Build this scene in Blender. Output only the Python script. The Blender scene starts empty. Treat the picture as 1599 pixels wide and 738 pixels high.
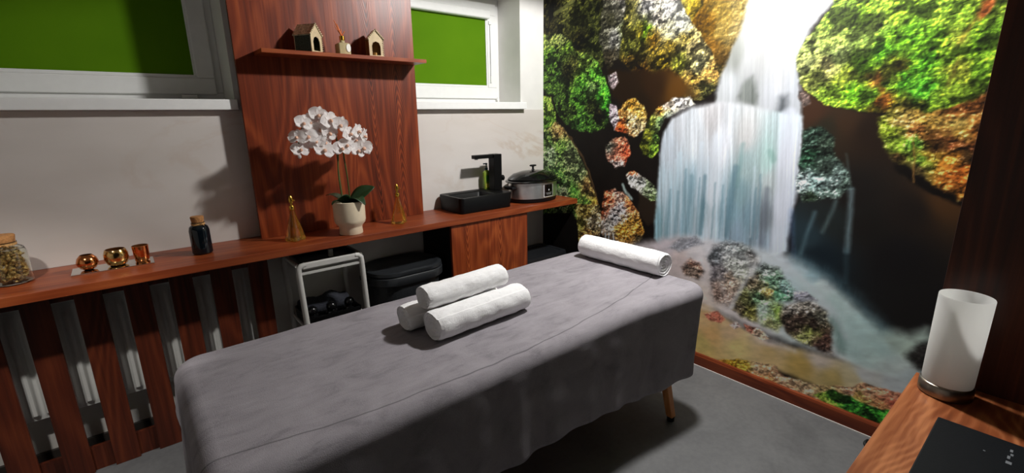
import bpy, bmesh, math, random
import numpy as np
from mathutils import Vector, Matrix, noise as mnoise
SC = bpy.context.scene
COL = SC.collection
PI = math.pi
random.seed(7)

# ---------------------------------------------------------------- camera, world, lights, exposure
cam = bpy.data.objects.new('camera', bpy.data.cameras.new('camera'))
COL.objects.link(cam)
_R = ((0.77043537, -0.1682423, 0.61491778),
      (-0.63735752, -0.18161977, 0.7488589),
      (-0.01430852, -0.96886985, -0.24715679))
cam.matrix_world = Matrix([[r[0], -r[1], -r[2], t] for r, t in zip(_R, (0, 0, 1.55))] + [[0, 0, 0, 1]])
cam.data.sensor_width = 36.0
cam.data.lens = 734.7654 / 1599 * 36.0
cam.data.clip_start = 0.02
SC.camera = cam

world = bpy.data.worlds.new('world'); SC.world = world
world.use_nodes = True
world.node_tree.nodes['Background'].inputs[0].default_value = (1.0, 0.95, 0.84, 1)
world.node_tree.nodes['Background'].inputs[1].default_value = 0.006

def lamp(name, kind, loc, energy, color=(1, 1, 1), **kw):
    l = bpy.data.lights.new(name, kind); l.energy = energy; l.color = color
    for k, v in kw.items(): setattr(l, k, v)
    o = bpy.data.objects.new(name, l); o.location = loc; COL.objects.link(o)
    return o
KEY = (2.12, 1.22, 2.66)
lamp('downlight_beam', 'SPOT', KEY, 275, (1.0, 0.985, 0.965), spot_size=math.radians(166), spot_blend=0.12, shadow_soft_size=0.08)

RADIATOR_FILL = (-0.75, 1.15, 2.66)                       # added narrow spotlight, unseen, aimed to brighten the radiator
_w = lamp('radiator_fill_beam', 'SPOT', RADIATOR_FILL, 170, (1.0, 0.97, 0.92), spot_size=math.radians(40), spot_blend=0.6, shadow_soft_size=0.05)
_w.rotation_euler = (Vector((-0.35, 2.60, 0.08)) - Vector(RADIATOR_FILL)).to_track_quat('-Z', 'Y').to_euler()

SC.view_settings.view_transform = 'Standard'
SC.view_settings.look = 'None'
SC.view_settings.exposure = 0.0
SC.view_settings.gamma = 1.0
SC.view_settings.use_curve_mapping = False

# ---------------------------------------------------------------- material helpers
def srgb(r, g=None, b=None):
    if g is None: r, g, b = r
    f = lambda c: (c / 255 / 12.92) if c / 255 <= 0.04045 else ((c / 255 + 0.055) / 1.055) ** 2.4
    return (f(r), f(g), f(b), 1)

class NT:
    def __init__(s, name):
        s.m = bpy.data.materials.new(name); s.m.use_nodes = True
        s.t = s.m.node_tree; s.b = s.t.nodes['Principled BSDF']; s.l = s.t.links
    def n(s, typ, **kw):
        nd = s.t.nodes.new(typ)
        for k, v in kw.items():
            if k in nd.inputs.keys() if isinstance(k, str) else False: nd.inputs[k].default_value = v
            else: setattr(nd, k, v)
        return nd
    def link(s, a, b): s.l.new(a, b)
    def set(s, **kw):
        for k, v in kw.items(): s.b.inputs[k.replace('_', ' ')].default_value = v
    def coords(s, scale=(1, 1, 1), kind='Object', rot=(0, 0, 0)):
        tc = s.n('ShaderNodeTexCoord'); mp = s.n('ShaderNodeMapping')
        mp.inputs['Scale'].default_value = scale; mp.inputs['Rotation'].default_value = rot
        s.link(tc.outputs[kind], mp.inputs['Vector']); return mp.outputs['Vector']
    def noise(s, vec, scale, detail=3, rough=0.5, dist=0.0):
        nd = s.n('ShaderNodeTexNoise')
        nd.inputs['Scale'].default_value = scale; nd.inputs['Detail'].default_value = detail
        nd.inputs['Roughness'].default_value = rough; nd.inputs['Distortion'].default_value = dist
        s.link(vec, nd.inputs['Vector']); return nd.outputs['Fac']
    def ramp(s, fac, stops):
        r = s.n('ShaderNodeValToRGB'); e = r.color_ramp.elements
        while len(e) > 1: e.remove(e[-1])
        e[0].position, e[0].color = stops[0]
        for p, c in stops[1:]:
            x = e.new(p); x.color = c
        s.link(fac, r.inputs[0]); return r.outputs[0]
    def math(s, op, a, b=None):
        nd = s.n('ShaderNodeMath', operation=op)
        for i, v in enumerate((a, b)):
            if v is None: continue
            if isinstance(v, (int, float)): nd.inputs[i].default_value = v
            else: s.link(v, nd.inputs[i])
        return nd.outputs[0]
    def mix(s, fac, a, b, mode='MIX'):
        nd = s.n('ShaderNodeMix', data_type='RGBA', blend_type=mode)
        for i, v in ((0, fac), (6, a), (7, b)):
            if isinstance(v, (int, float)): nd.inputs[i].default_value = v
            elif isinstance(v, tuple): nd.inputs[i].default_value = v
            else: s.link(v, nd.inputs[i])
        return nd.outputs[2]
    def bump(s, h, strength=0.3, dist=0.01):
        nd = s.n('ShaderNodeBump'); nd.inputs['Strength'].default_value = strength
        nd.inputs['Distance'].default_value = dist
        s.link(h, nd.inputs['Height']); s.link(nd.outputs[0], s.b.inputs['Normal'])
    def color(s, c): s.link(c, s.b.inputs['Base Color'])

def thin(name, rgb, share, rough=0.5):
    """a thin sheet that lets part of the light through: petals, opal glass"""
    t = NT(name); c = t.ramp(t.noise(t.coords(), 30, 2), [(0.3, srgb(rgb)), (0.7, srgb(rgb))])
    t.color(c); t.set(Roughness=rough)
    tr = t.n('ShaderNodeBsdfTranslucent'); t.link(c, tr.inputs['Color'])
    mx = t.n('ShaderNodeMixShader'); mx.inputs[0].default_value = share
    t.link(t.b.outputs[0], mx.inputs[1]); t.link(tr.outputs[0], mx.inputs[2])
    t.link(mx.outputs[0], t.t.nodes['Material Output'].inputs['Surface'])
    return t.m

def plain(name, rgb, rough=0.5, metal=0.0, var=0.06, vscale=25, bump=0.0, spec=0.5, **kw):
    t = NT(name); t.b.inputs['Specular IOR Level'].default_value = spec; c = srgb(rgb)
    f = t.noise(t.coords(), vscale, 3)
    lo = tuple(x * (1 - var) for x in c[:3]) + (1,); hi = tuple(min(1, x * (1 + var)) for x in c[:3]) + (1,)
    t.color(t.ramp(f, [(0.3, lo), (0.7, hi)]))
    t.set(Roughness=rough, Metallic=metal, **kw)
    if bump: t.bump(f, bump, 0.004)
    return t.m

def wood(name, axis, dark, mid, light, rough=0.38, freq=46, coarse=1.0, seed=0.0, rw=0.17, cath=()):
    """reddish stained ash: cathedral rings plus fine fibres, grain along axis"""
    t = NT(name)
    sc = [1.7 * coarse] * 3; sc[axis] = 0.30 * coarse
    tc = t.n('ShaderNodeTexCoord'); oi = t.n('ShaderNodeObjectInfo')
    rnd = t.math('MULTIPLY', oi.outputs['Random'], 9.0)
    add = t.n('ShaderNodeVectorMath', operation='ADD'); t.link(tc.outputs['Object'], add.inputs[0]); t.link(rnd, add.inputs[1])
    mp = t.n('ShaderNodeMapping'); mp.inputs['Scale'].default_value = sc; mp.inputs['Location'].default_value = (seed, seed * .7, seed * 1.3)
    t.link(add.outputs[0], mp.inputs['Vector'])
    big = t.noise(mp.outputs['Vector'], 1.9, 2.5, 0.45, 0.35)
    ring = t.math('MULTIPLY_ADD', t.math('SINE', t.math('MULTIPLY', big, freq * 2)), 0.5)
    ring.node.inputs[2].default_value = 0.5
    ring = t.math('POWER', ring, 1.6)
    s2 = [95.0] * 3; s2[axis] = 2.2
    mp2 = t.n('ShaderNodeMapping'); mp2.inputs['Scale'].default_value = s2; t.link(add.outputs[0], mp2.inputs['Vector'])
    fib = t.noise(mp2.outputs['Vector'], 1.0, 3, 0.6)
    s3 = [7.0] * 3; s3[axis] = 0.35
    mp3 = t.n('ShaderNodeMapping'); mp3.inputs['Scale'].default_value = s3; t.link(add.outputs[0], mp3.inputs['Vector'])
    band = t.noise(mp3.outputs['Vector'], 1.0, 2, 0.5)
    f = t.math('ADD', t.math('MULTIPLY', ring, rw), t.math('MULTIPLY', fib, 0.50))
    f = t.math('ADD', f, t.math('MULTIPLY', band, 0.52))
    if cath:                                        # cathedral figures: nested arches along the grain
        sx = t.n('ShaderNodeSeparateXYZ'); t.link(tc.outputs['Object'], sx.inputs[0])
        al = sx.outputs[axis]; cr = sx.outputs[0 if axis != 0 else 1]
        wob = t.noise(tc.outputs['Object'], 2.6, 3, 0.5)
        for c0, width, sign, fq in cath:
            d = t.math('DIVIDE', t.math('ADD', t.math('SUBTRACT', cr, c0), t.math('MULTIPLY', t.math('SUBTRACT', wob, 0.5), width * 0.9)), width)
            d2 = t.math('MULTIPLY', d, d)
            ph = t.math('ADD', t.math('MULTIPLY', al, sign * fq), t.math('MULTIPLY', t.math('POWER', t.math('ADD', d2, 0.02), 0.62), 5.2 * fq * width))
            ph = t.math('ADD', ph, t.math('MULTIPLY', wob, 7.0))
            ar = t.math('POWER', t.math('MULTIPLY_ADD', t.math('SINE', ph), 0.5), 1.5)
            ar.node.inputs[0].links[0].from_node.inputs[2].default_value = 0.5
            mk_ = t.math('POWER', 2.718, t.math('MULTIPLY', t.math('MULTIPLY', d2, d2), -1.2))
            f = t.math('ADD', f, t.math('MULTIPLY', t.math('MULTIPLY', t.math('SUBTRACT', ar, 0.45), mk_), 0.24))
    t.color(t.ramp(f, [(0.28, srgb(dark)), (0.58, srgb(mid)), (0.92, srgb(light))]))
    t.set(Roughness=rough); t.b.inputs['Specular IOR Level'].default_value = 0.35
    t.bump(f, 0.12, 0.004)
    return t.m

def glass(name, rgb, rough=0.03, ior=1.45):
    t = NT(name)
    t.color(t.ramp(t.noise(t.coords(), 8, 1), [(0.3, srgb(rgb)), (0.7, srgb(rgb))]))
    t.set(Roughness=rough, IOR=ior); t.b.inputs['Transmission Weight'].default_value = 1.0
    return t.m

# ---------------------------------------------------------------- mesh helpers
class MB:
    def __init__(s): s.bm = bmesh.new()
    def face(s, vs):
        try: return s.bm.faces.new(vs)
        except ValueError: return None
    def box(s, x0, y0, z0, x1, y1, z1, rz=0.0, pivot=None):
        c = Vector(((x0 + x1) / 2, (y0 + y1) / 2, (z0 + z1) / 2))
        v = []
        for x in (x0, x1):
            for y in (y0, y1):
                for z in (z0, z1):
                    p = Vector((x, y, z))
                    if rz:
                        pv = Vector(pivot) if pivot else c
                        p = Matrix.Rotation(rz, 3, 'Z') @ (p - pv) + pv
                    v.append(s.bm.verts.new(p))
        for f in ((0, 1, 3, 2), (4, 6, 7, 5), (0, 4, 5, 1), (2, 3, 7, 6), (0, 2, 6, 4), (1, 5, 7, 3)):
            s.face([v[i] for i in f])
        return s
    def rings(s, rings, close=True, cap0=False, cap1=False):
        R = [[s.bm.verts.new(p) for p in r] for r in rings]
        n = len(R[0])
        for a, b in zip(R[:-1], R[1:]):
            for i in range(n if close else n - 1):
                j = (i + 1) % n
                s.face((a[i], a[j], b[j], b[i]))
        if cap0: s.face(list(reversed(R[0])))
        if cap1: s.face(R[-1])
        return s
    def lathe(s, prof, c=(0, 0, 0), seg=32, sx=1.0, sy=1.0, capb=True, capt=True):
        rr = []
        for r, z in prof:
            r = max(r, 1e-4)
            rr.append([(c[0] + sx * r * math.cos(2 * PI * i / seg), c[1] + sy * r * math.sin(2 * PI * i / seg), c[2] + z) for i in range(seg)])
        return s.rings(rr, True, capb, capt)
    def tube(s, pts, r, seg=10, caps=True):
        pts = [Vector(p) for p in pts]; n = len(pts)
        rad = r if isinstance(r, (list, tuple)) else [r] * n
        up = Vector((0, 0, 1)); rr = []; prev = None
        for i, p in enumerate(pts):
            d = (pts[min(i + 1, n - 1)] - pts[max(i - 1, 0)]).normalized()
            if prev is None:
                a = d.cross(up)
                if a.length < 1e-3: a = d.cross(Vector((1, 0, 0)))
                a.normalize()
            else:
                a = (prev - d * prev.dot(d)).normalized()
            prev = a; b = d.cross(a)
            rr.append([p + (a * math.cos(2 * PI * k / seg) + b * math.sin(2 * PI * k / seg)) * rad[i] for k in range(seg)])
        return s.rings(rr, True, caps, caps)
    def prism(s, poly, axis, a, b):
        """poly of 2-tuples in the plane normal to axis ('x': (y,z), 'y': (x,z), 'z': (x,y))"""
        def P(p, t): return {'x': (t, p[0], p[1]), 'y': (p[0], t, p[1]), 'z': (p[0], p[1], t)}[axis]
        return s.rings([[P(p, a) for p in poly], [P(p, b) for p in poly]], True, True, True)
    def ball(s, c, r, seg=16, sz=1.0):
        prof = [(r * math.sin(PI * i / 10), -r * sz * math.cos(PI * i / 10)) for i in range(11)]
        return s.lathe(prof, c, seg)
    def rot(s, m, c=(0, 0, 0)):
        c = Vector(c)
        for v in s.bm.verts: v.co = m @ (v.co - c) + c
        return s
    def build(s, name, mat, parent=None, smooth=False, bevel=0.0, world=True, sub=0, segs=2):
        me = bpy.data.meshes.new(name)
        bmesh.ops.recalc_face_normals(s.bm, faces=s.bm.faces[:])
        off = root_loc(parent) if (parent is not None and world) else None
        if off is not None:
            for v in s.bm.verts: v.co -= off
        org = None
        if parent is None:                         # put the origin at the base centre of the thing
            cs = [v.co for v in s.bm.verts]
            lo = Vector([min(c[i] for c in cs) for i in range(3)]); hi = Vector([max(c[i] for c in cs) for i in range(3)])
            org = Vector(((lo.x + hi.x) / 2, (lo.y + hi.y) / 2, lo.z))
            for v in s.bm.verts: v.co -= org
        s.bm.to_mesh(me); s.bm.free()
        o = bpy.data.objects.new(name, me); COL.objects.link(o)
        me.materials.append(mat)
        if smooth:
            for p in me.polygons: p.use_smooth = True
            me.set_sharp_from_angle(angle=math.radians(42))
        if bevel:
            md = o.modifiers.new('bevel', 'BEVEL'); md.width = bevel; md.segments = segs; md.limit_method = 'ANGLE'
            md.angle_limit = math.radians(40)
        if sub:
            md = o.modifiers.new('sub', 'SUBSURF'); md.levels = sub; md.render_levels = sub
        if parent is not None: o.parent = parent
        if org is not None: o.location = org
        return o

def root_loc(o):
    p = Vector((0, 0, 0))
    while o is not None:
        p += o.location; o = o.parent
    return p

def tag(o, label=None, cat=None, group=None, kind=None):
    if label: o['label'] = label
    if cat: o['category'] = cat
    if group: o['group'] = group
    if kind: o['kind'] = kind
    return o
def struct(o, label=None):
    o['kind'] = 'structure'
    if label: o['label'] = label
    return o
def thing(name, label, cat, loc, group=None):
    o = bpy.data.objects.new(name, None); COL.objects.link(o)
    o.location = loc; o.empty_display_size = 0.05
    return tag(o, label, cat, group)
def copy_tree(o, parent=None):
    c = o.copy(); COL.objects.link(c)
    if parent is not None: c.parent = parent
    for ch in list(o.children): copy_tree(ch, c)
    return c
def rrect(x0, y0, x1, y1, r, n=6):
    pts = []
    for cx, cy, a0 in ((x1 - r, y1 - r, 0), (x0 + r, y1 - r, PI / 2), (x0 + r, y0 + r, PI), (x1 - r, y0 + r, 1.5 * PI)):
        for i in range(n + 1):
            a = a0 + PI / 2 * i / n
            pts.append((cx + r * math.cos(a), cy + r * math.sin(a)))
    return pts

# ---------------------------------------------------------------- materials
W_V = wood('stained_wood_upright', 2, (48, 17, 8), (116, 47, 21), (160, 78, 38), cath=((0.355, 0.055, 1, 110), (0.20, 0.04, -1, 120)))
W_V2 = wood('stained_wood_door', 2, (58, 21, 9), (134, 58, 26), (180, 94, 46), seed=3.1, cath=((-0.19, 0.05, -1, 120), (0.07, 0.045, -1, 100)))
W_X = wood('stained_wood_counter', 0, (82, 32, 14), (132, 59, 28), (164, 86, 44), rough=0.36)
W_Y = wood('stained_wood_skirting', 1, (60, 22, 10), (106, 44, 21), (140, 68, 36))
W_DESK = wood('stained_wood_desk', 0, (104, 52, 26), (138, 74, 40), (186, 118, 74), freq=40, coarse=1.3, seed=5.2, rw=0.22, cath=((0.16, 0.16, 1, 55),))
W_DARK = wood('stained_wood_partition', 2, (36, 17, 11), (72, 34, 20), (104, 54, 32))
W_SLAT = wood('stained_wood_slat', 2, (36, 13, 7), (78, 31, 15), (108, 50, 25), rough=0.45)
W_LEG = wood('beech_leg', 2, (168, 104, 58), (206, 138, 82), (224, 164, 108))
PVC = plain('white_pvc', (232, 232, 230), 0.35, var=0.02)
PLASTER = plain('white_plaster', (226, 224, 220), 0.85, var=0.03, vscale=9, bump=0.05)
GREYPLASTER = plain('grey_plaster', (214, 210, 204), 0.85, var=0.05, vscale=7, bump=0.05)
CEIL = plain('ceiling_paint', (230, 228, 224), 0.9, var=0.02)
SILL = plain('sill_white', (238, 238, 236), 0.3, var=0.02)
BLACKM = plain('black_matt', (14, 14, 15), 0.55, spec=0.25, var=0.1)
BLACKG = plain('black_gloss', (12, 12, 13), 0.12, var=0.1)
RADW = plain('radiator_enamel', (226, 226, 222), 0.35, var=0.02)
STEEL = plain('brushed_steel', (222, 222, 220), 0.36, 1.0, var=0.08)
CHROME = plain('chrome', (225, 225, 225), 0.08, 1.0, var=0.02)

def tile_mat():
    t = NT('cream_marble_tile'); v = t.coords((0.55, 1, 1.5), rot=(0, math.radians(12), 0))
    n1 = t.noise(v, 1.6, 6, 0.55, 1.2)
    ve = t.math('ABSOLUTE', t.math('SUBTRACT', n1, 0.5))
    base = t.ramp(t.noise(v, 2.2, 4, 0.5), [(0.3, srgb(206, 198, 191)), (0.7, srgb(222, 216, 211))])
    vein = t.ramp(ve, [(0.0, (1, 1, 1, 1)), (0.035, (0, 0, 0, 1))])
    msk = t.math('MULTIPLY', vein, t.ramp(t.noise(v, 0.9, 2), [(0.45, (0, 0, 0, 1)), (0.7, (.75, .75, .75, 1))]))
    t.color(t.mix(msk, base, srgb(186, 160, 136))); t.set(Roughness=0.28)
    return t.m
TILE = tile_mat()
def floor_mat():
    t = NT('grey_vinyl_floor'); v = t.coords()
    a = t.noise(v, 2.6, 6, 0.6, 0.4); b = t.noise(v, 40, 3, 0.6)
    f = t.math('ADD', t.math('MULTIPLY', a, 0.75), t.math('MULTIPLY', b, 0.25))
    t.color(t.ramp(f, [(0.32, srgb(84, 84, 85)), (0.68, srgb(112, 112, 112))]))
    t.set(Roughness=0.62); t.bump(b, 0.05, 0.003); return t.m
FLOOR = floor_mat()
def blind_mat():
    t = NT('green_blind_fabric'); v = t.coords()
    w = t.noise(v, 260, 2, 0.5); a = t.noise(v, 3, 2)
    t.color(t.mix(t.math('MULTIPLY', w, 0.25), t.ramp(a, [(0.3, srgb(82, 124, 10)), (0.7, srgb(92, 134, 14))]), srgb(62, 102, 8)))
    t.set(Roughness=0.85); t.b.inputs['Specular IOR Level'].default_value = 0.1; t.bump(w, 0.1, 0.001); return t.m
BLIND = blind_mat()
def towel_mat():
    t = NT('white_terry'); v = t.coords()
    a = t.noise(v, 420, 2, 0.6); b = t.noise(v, 60, 3, 0.6)
    h = t.math('ADD', a, t.math('MULTIPLY', b, 1.2))
    t.color(t.ramp(h, [(0.4, srgb(236, 234, 233)), (1.3, srgb(248, 247, 247))]))
    t.set(Roughness=0.95); t.b.inputs['Sheen Weight'].default_value = 0.25
    t.bump(h, 0.55, 0.004); return t.m
TOWEL = towel_mat()
def blanket_mat():
    t = NT('grey_plush_blanket')
    v = t.coords((1.2, 2.6, 1)); vv = t.coords()
    a = t.noise(v, 4.5, 5, 0.62, 0.8); b = t.noise(vv, 330, 2, 0.6); c = t.noise(t.coords((5, 30, 8), rot=(0, 0, 0.4)), 1.6, 4, 0.6, 0.6)
    f = t.math('ADD', t.math('MULTIPLY', a, 0.55), t.math('ADD', t.math('MULTIPLY', b, 0.22), t.math('MULTIPLY', c, 0.18)))
    col = t.ramp(f, [(0.30, srgb(118, 114, 119)), (0.46, srgb(144, 139, 144)), (0.64, srgb(158, 153, 158))])
    # shade of the pressed fold, painted as a dark line along the near edge, and a few brushed scuffs in the pile
    ge = t.n('ShaderNodeNewGeometry'); sx = t.n('ShaderNodeSeparateXYZ'); t.link(ge.outputs['Position'], sx.inputs[0])
    dx = t.math('SUBTRACT', sx.outputs[0], 0.85)
    yl = t.math('ADD', t.math('MULTIPLY', t.math('MULTIPLY', dx, dx), 0.125), 1.166)
    wv = t.math('MULTIPLY', t.math('SUBTRACT', t.noise(t.coords((3, 1, 1)), 2.0, 2), 0.5), 0.03)
    dl = t.math('ABSOLUTE', t.math('SUBTRACT', sx.outputs[1], t.math('ADD', yl, wv)))
    ln = t.ramp(t.math('MULTIPLY', dl, 100.0), [(0.10, (1, 1, 1, 1)), (0.42, (0, 0, 0, 1))])
    top = t.ramp(sx.outputs[2], [(0.66, (0, 0, 0, 1)), (0.70, (1, 1, 1, 1))])
    scf = t.ramp(t.noise(t.coords((4.5, 26, 1), rot=(0, 0, 0.28)), 1.3, 3, 0.55, 0.5), [(0.66, (0, 0, 0, 1)), (0.74, (1, 1, 1, 1))])
    col = t.mix(t.math('MULTIPLY', t.math('MULTIPLY', ln, top), 0.55), col, srgb(52, 50, 54))
    col = t.mix(t.math('MULTIPLY', scf, 0.38), col, srgb(70, 68, 72))
    t.color(col)
    t.set(Roughness=0.95); t.b.inputs['Sheen Weight'].default_value = 0.0; t.b.inputs['Sheen Roughness'].default_value = 0.45
    t.b.inputs['Specular IOR Level'].default_value = 0.15
    h = t.math('ADD', t.math('MULTIPLY', c, 0.4), t.math('MULTIPLY', b, 0.5))
    t.bump(h, 0.35, 0.006); return t.m
BLANKET = blanket_mat()
# ================================================================ SETTING
XR, YB, ZC = 2.628, 2.79, 2.74          # mural wall, back wall, ceiling
XL, YF = -1.9, -1.6
struct(MB().box(XL, YF, -0.1, XR + 0.2, YB + 0.45, 0.0).build('floor', FLOOR))
struct(MB().box(XL, YF, ZC, XR + 0.2, YB + 0.45, ZC + 0.1).build('ceiling', CEIL))
struct(MB().box(XR, YF, 0, XR + 0.2, YB + 0.45, ZC).build('wall_right', PLASTER))
struct(MB().box(XL - 0.2, YF, 0, XL, YB + 0.45, ZC).build('wall_left', PLASTER))
w = MB()
OP = ((-1.15, 0.497), (1.18, 2.393))    # window openings in x
ZS, ZT = 1.60, 2.395
w.box(XL, YB, 0.93, XR, YB + 0.40, ZS)
w.box(XL, YB, ZT, XR, YB + 0.40, ZC)
for a, b in ((XL, OP[0][0]), (OP[0][1], OP[1][0]), (OP[1][1], XR)):
    w.box(a, YB, ZS, b, YB + 0.40, ZT)
struct(w.build('wall_back', PLASTER))
struct(MB().box(XL, YB, 0, XR, YB + 0.40, 0.93).build('wall_back_lower', GREYPLASTER))
struct(MB().box(XL, YB - 0.005, 0.941, XR - 0.003, YB, 1.599).build('trim_1', TILE), 'cream marble tile cladding above the wooden counter')
struct(MB().box(XL, YB - 0.014, 0.0, 1.5, YB, 0.10).build('baseboard_back', plain('dark_skirting', (52, 46, 42), 0.5), bevel=0.003))
bb = struct(MB().prism([(XR, 0.0), (XR - 0.022, 0.0), (XR - 0.022, 0.066), (XR - 0.016, 0.078), (XR, 0.08)], 'y', 0.2, YB).build('baseboard_right', W_Y))
# prism 'y' polygons are (x,z)
struct(MB().box(XR - 0.027, 0.2, 0.0, XR - 0.022, YB - 0.4, 0.006).build('trim_2', plain('white_sealant', (205, 200, 195), 0.6)), 'white sealant line along the foot of the skirting')

def window(n, x0, x1, blind_x0, blind_x1, latch_left):
    yf = 3.045
    z0, z1 = 1.652, ZT
    f = MB()
    def frame(m, a, b, c, d, w, ya, yb):
        m.box(a, ya, c, b, yb, c + w); m.box(a, ya, d - w, b, yb, d)
        m.box(a, ya, c + w, a + w, yb, d - w); m.box(b - w, ya, c + w, b, yb, d - w)
    frame(f, x0, x1, z0, z1, 0.042, yf, yf + 0.07)
    root = struct(f.build('window_%d' % n, PVC, bevel=0.004))
    s = MB(); a, b, c, d = x0 + 0.034, x1 - 0.034, z0 + 0.032, z1 - 0.034
    frame(s, a, b, c, d, 0.082, yf - 0.018, yf + 0.05)
    s.build('sash', PVC, root, bevel=0.006)
    g = MB(); ga, gb, gc, gd = a + 0.082, b - 0.082, c + 0.082, d - 0.082
    frame(g, ga - 0.004, gb + 0.004, gc - 0.004, gd + 0.004, 0.014, yf - 0.010, yf + 0.01)
    g.build('glazing_bead', PVC, root, bevel=0.003)
    MB().box(ga, yf + 0.02, gc, gb, yf + 0.03, gd).build('pane', plain('window_pane', (40, 52, 48), 0.05), root)
    bl = MB(); bl.box(blind_x0, yf - 0.003, gc + 0.006, blind_x1, yf + 0.0, gd - 0.01)
    b_ = bl.build('roller_blind', BLIND, root)
    MB().box(blind_x0, yf - 0.012, gc + 0.0, blind_x1, yf + 0.002, gc + 0.016).build('bottom_bar', PVC, b_, bevel=0.003)
    MB().box(blind_x0 - 0.02, yf - 0.05, gd - 0.03, blind_x1 + 0.02, yf - 0.0, gd + 0.03).build('blind_cassette', PVC, root, bevel=0.012, segs=3)
    return root, (a, b, c, d), yf
r1, q, yf = window(1, OP[0][0], OP[0][1], -0.99, 0.378, True)
for x in (0.30, -0.75):
    MB().box(x, yf - 0.024, 1.662, x + 0.07, yf - 0.004, 1.682).build('hinge_cover', PVC, r1, bevel=0.004)
r2, q, yf = window(2, OP[1][0], OP[1][1], 1.32, 2.266, False)
MB().tube([(2.298, yf - 0.02, 2.225), (2.298, yf - 0.022, 2.0), (2.298, yf - 0.02, 1.83)], 0.0022, 6).build('blind_chain', plain('chain_grey', (150, 150, 155), 0.4), r2)
m = MB().box(2.292, yf - 0.03, 1.80, 2.304, yf - 0.018, 1.85); m.box(2.285, yf - 0.03, 2.215, 2.31, yf - 0.015, 2.24)
m.build('chain_clip', PVC, r2, bevel=0.003)
MB().box(2.352, yf - 0.024, 1.672, 2.372, yf - 0.004, 1.70).build('hinge_cover', PVC, r2, bevel=0.003)
for n, (a, b) in enumerate(((OP[0][0] - 0.02, OP[0][1] + 0.004), (OP[1][0] - 0.02, OP[1][1] + 0.022))):
    struct(MB().box(a + 0.02, 2.74, ZS + 0.001, b, 3.07, 1.651).build('trim_%d' % (n + 3), SILL, bevel=0.004), 'white window sill board')

# ceiling spotlights outside the frame: the main one and the added radiator fill
for (x, y, z) in (KEY, RADIATOR_FILL):
    t = thing('downlight', 'round ceiling spotlight above the ' + ('mural end of the massage table' if x > 1 else 'left side of the room, added to brighten the radiator'), 'light', (x, y, ZC - 0.07))
    MB().lathe([(0.052, -0.012), (0.062, -0.012), (0.064, 0.0), (0.052, 0.0), (0.052, -0.012)], (0, 0, 0), 32, capb=False, capt=False).build('bezel', PVC, t, True, world=False)
    MB().lathe([(0.064, 0.0005), (0.064, 0.069)], (0, 0, 0), 32).build('housing', PVC, t, True, world=False)
    t2 = NT('lit_lens'); t2.set(Roughness=0.4); t2.b.inputs['Emission Color'].default_value = (1, 0.95, 0.88, 1); t2.b.inputs['Emission Strength'].default_value = 6
    MB().lathe([(0.0, -0.002), (0.05, -0.002), (0.05, 0.0), (0.0, 0.0)], (0, 0, 0), 24, capb=False, capt=False).build('lens', t2.m, t, world=False)
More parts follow.
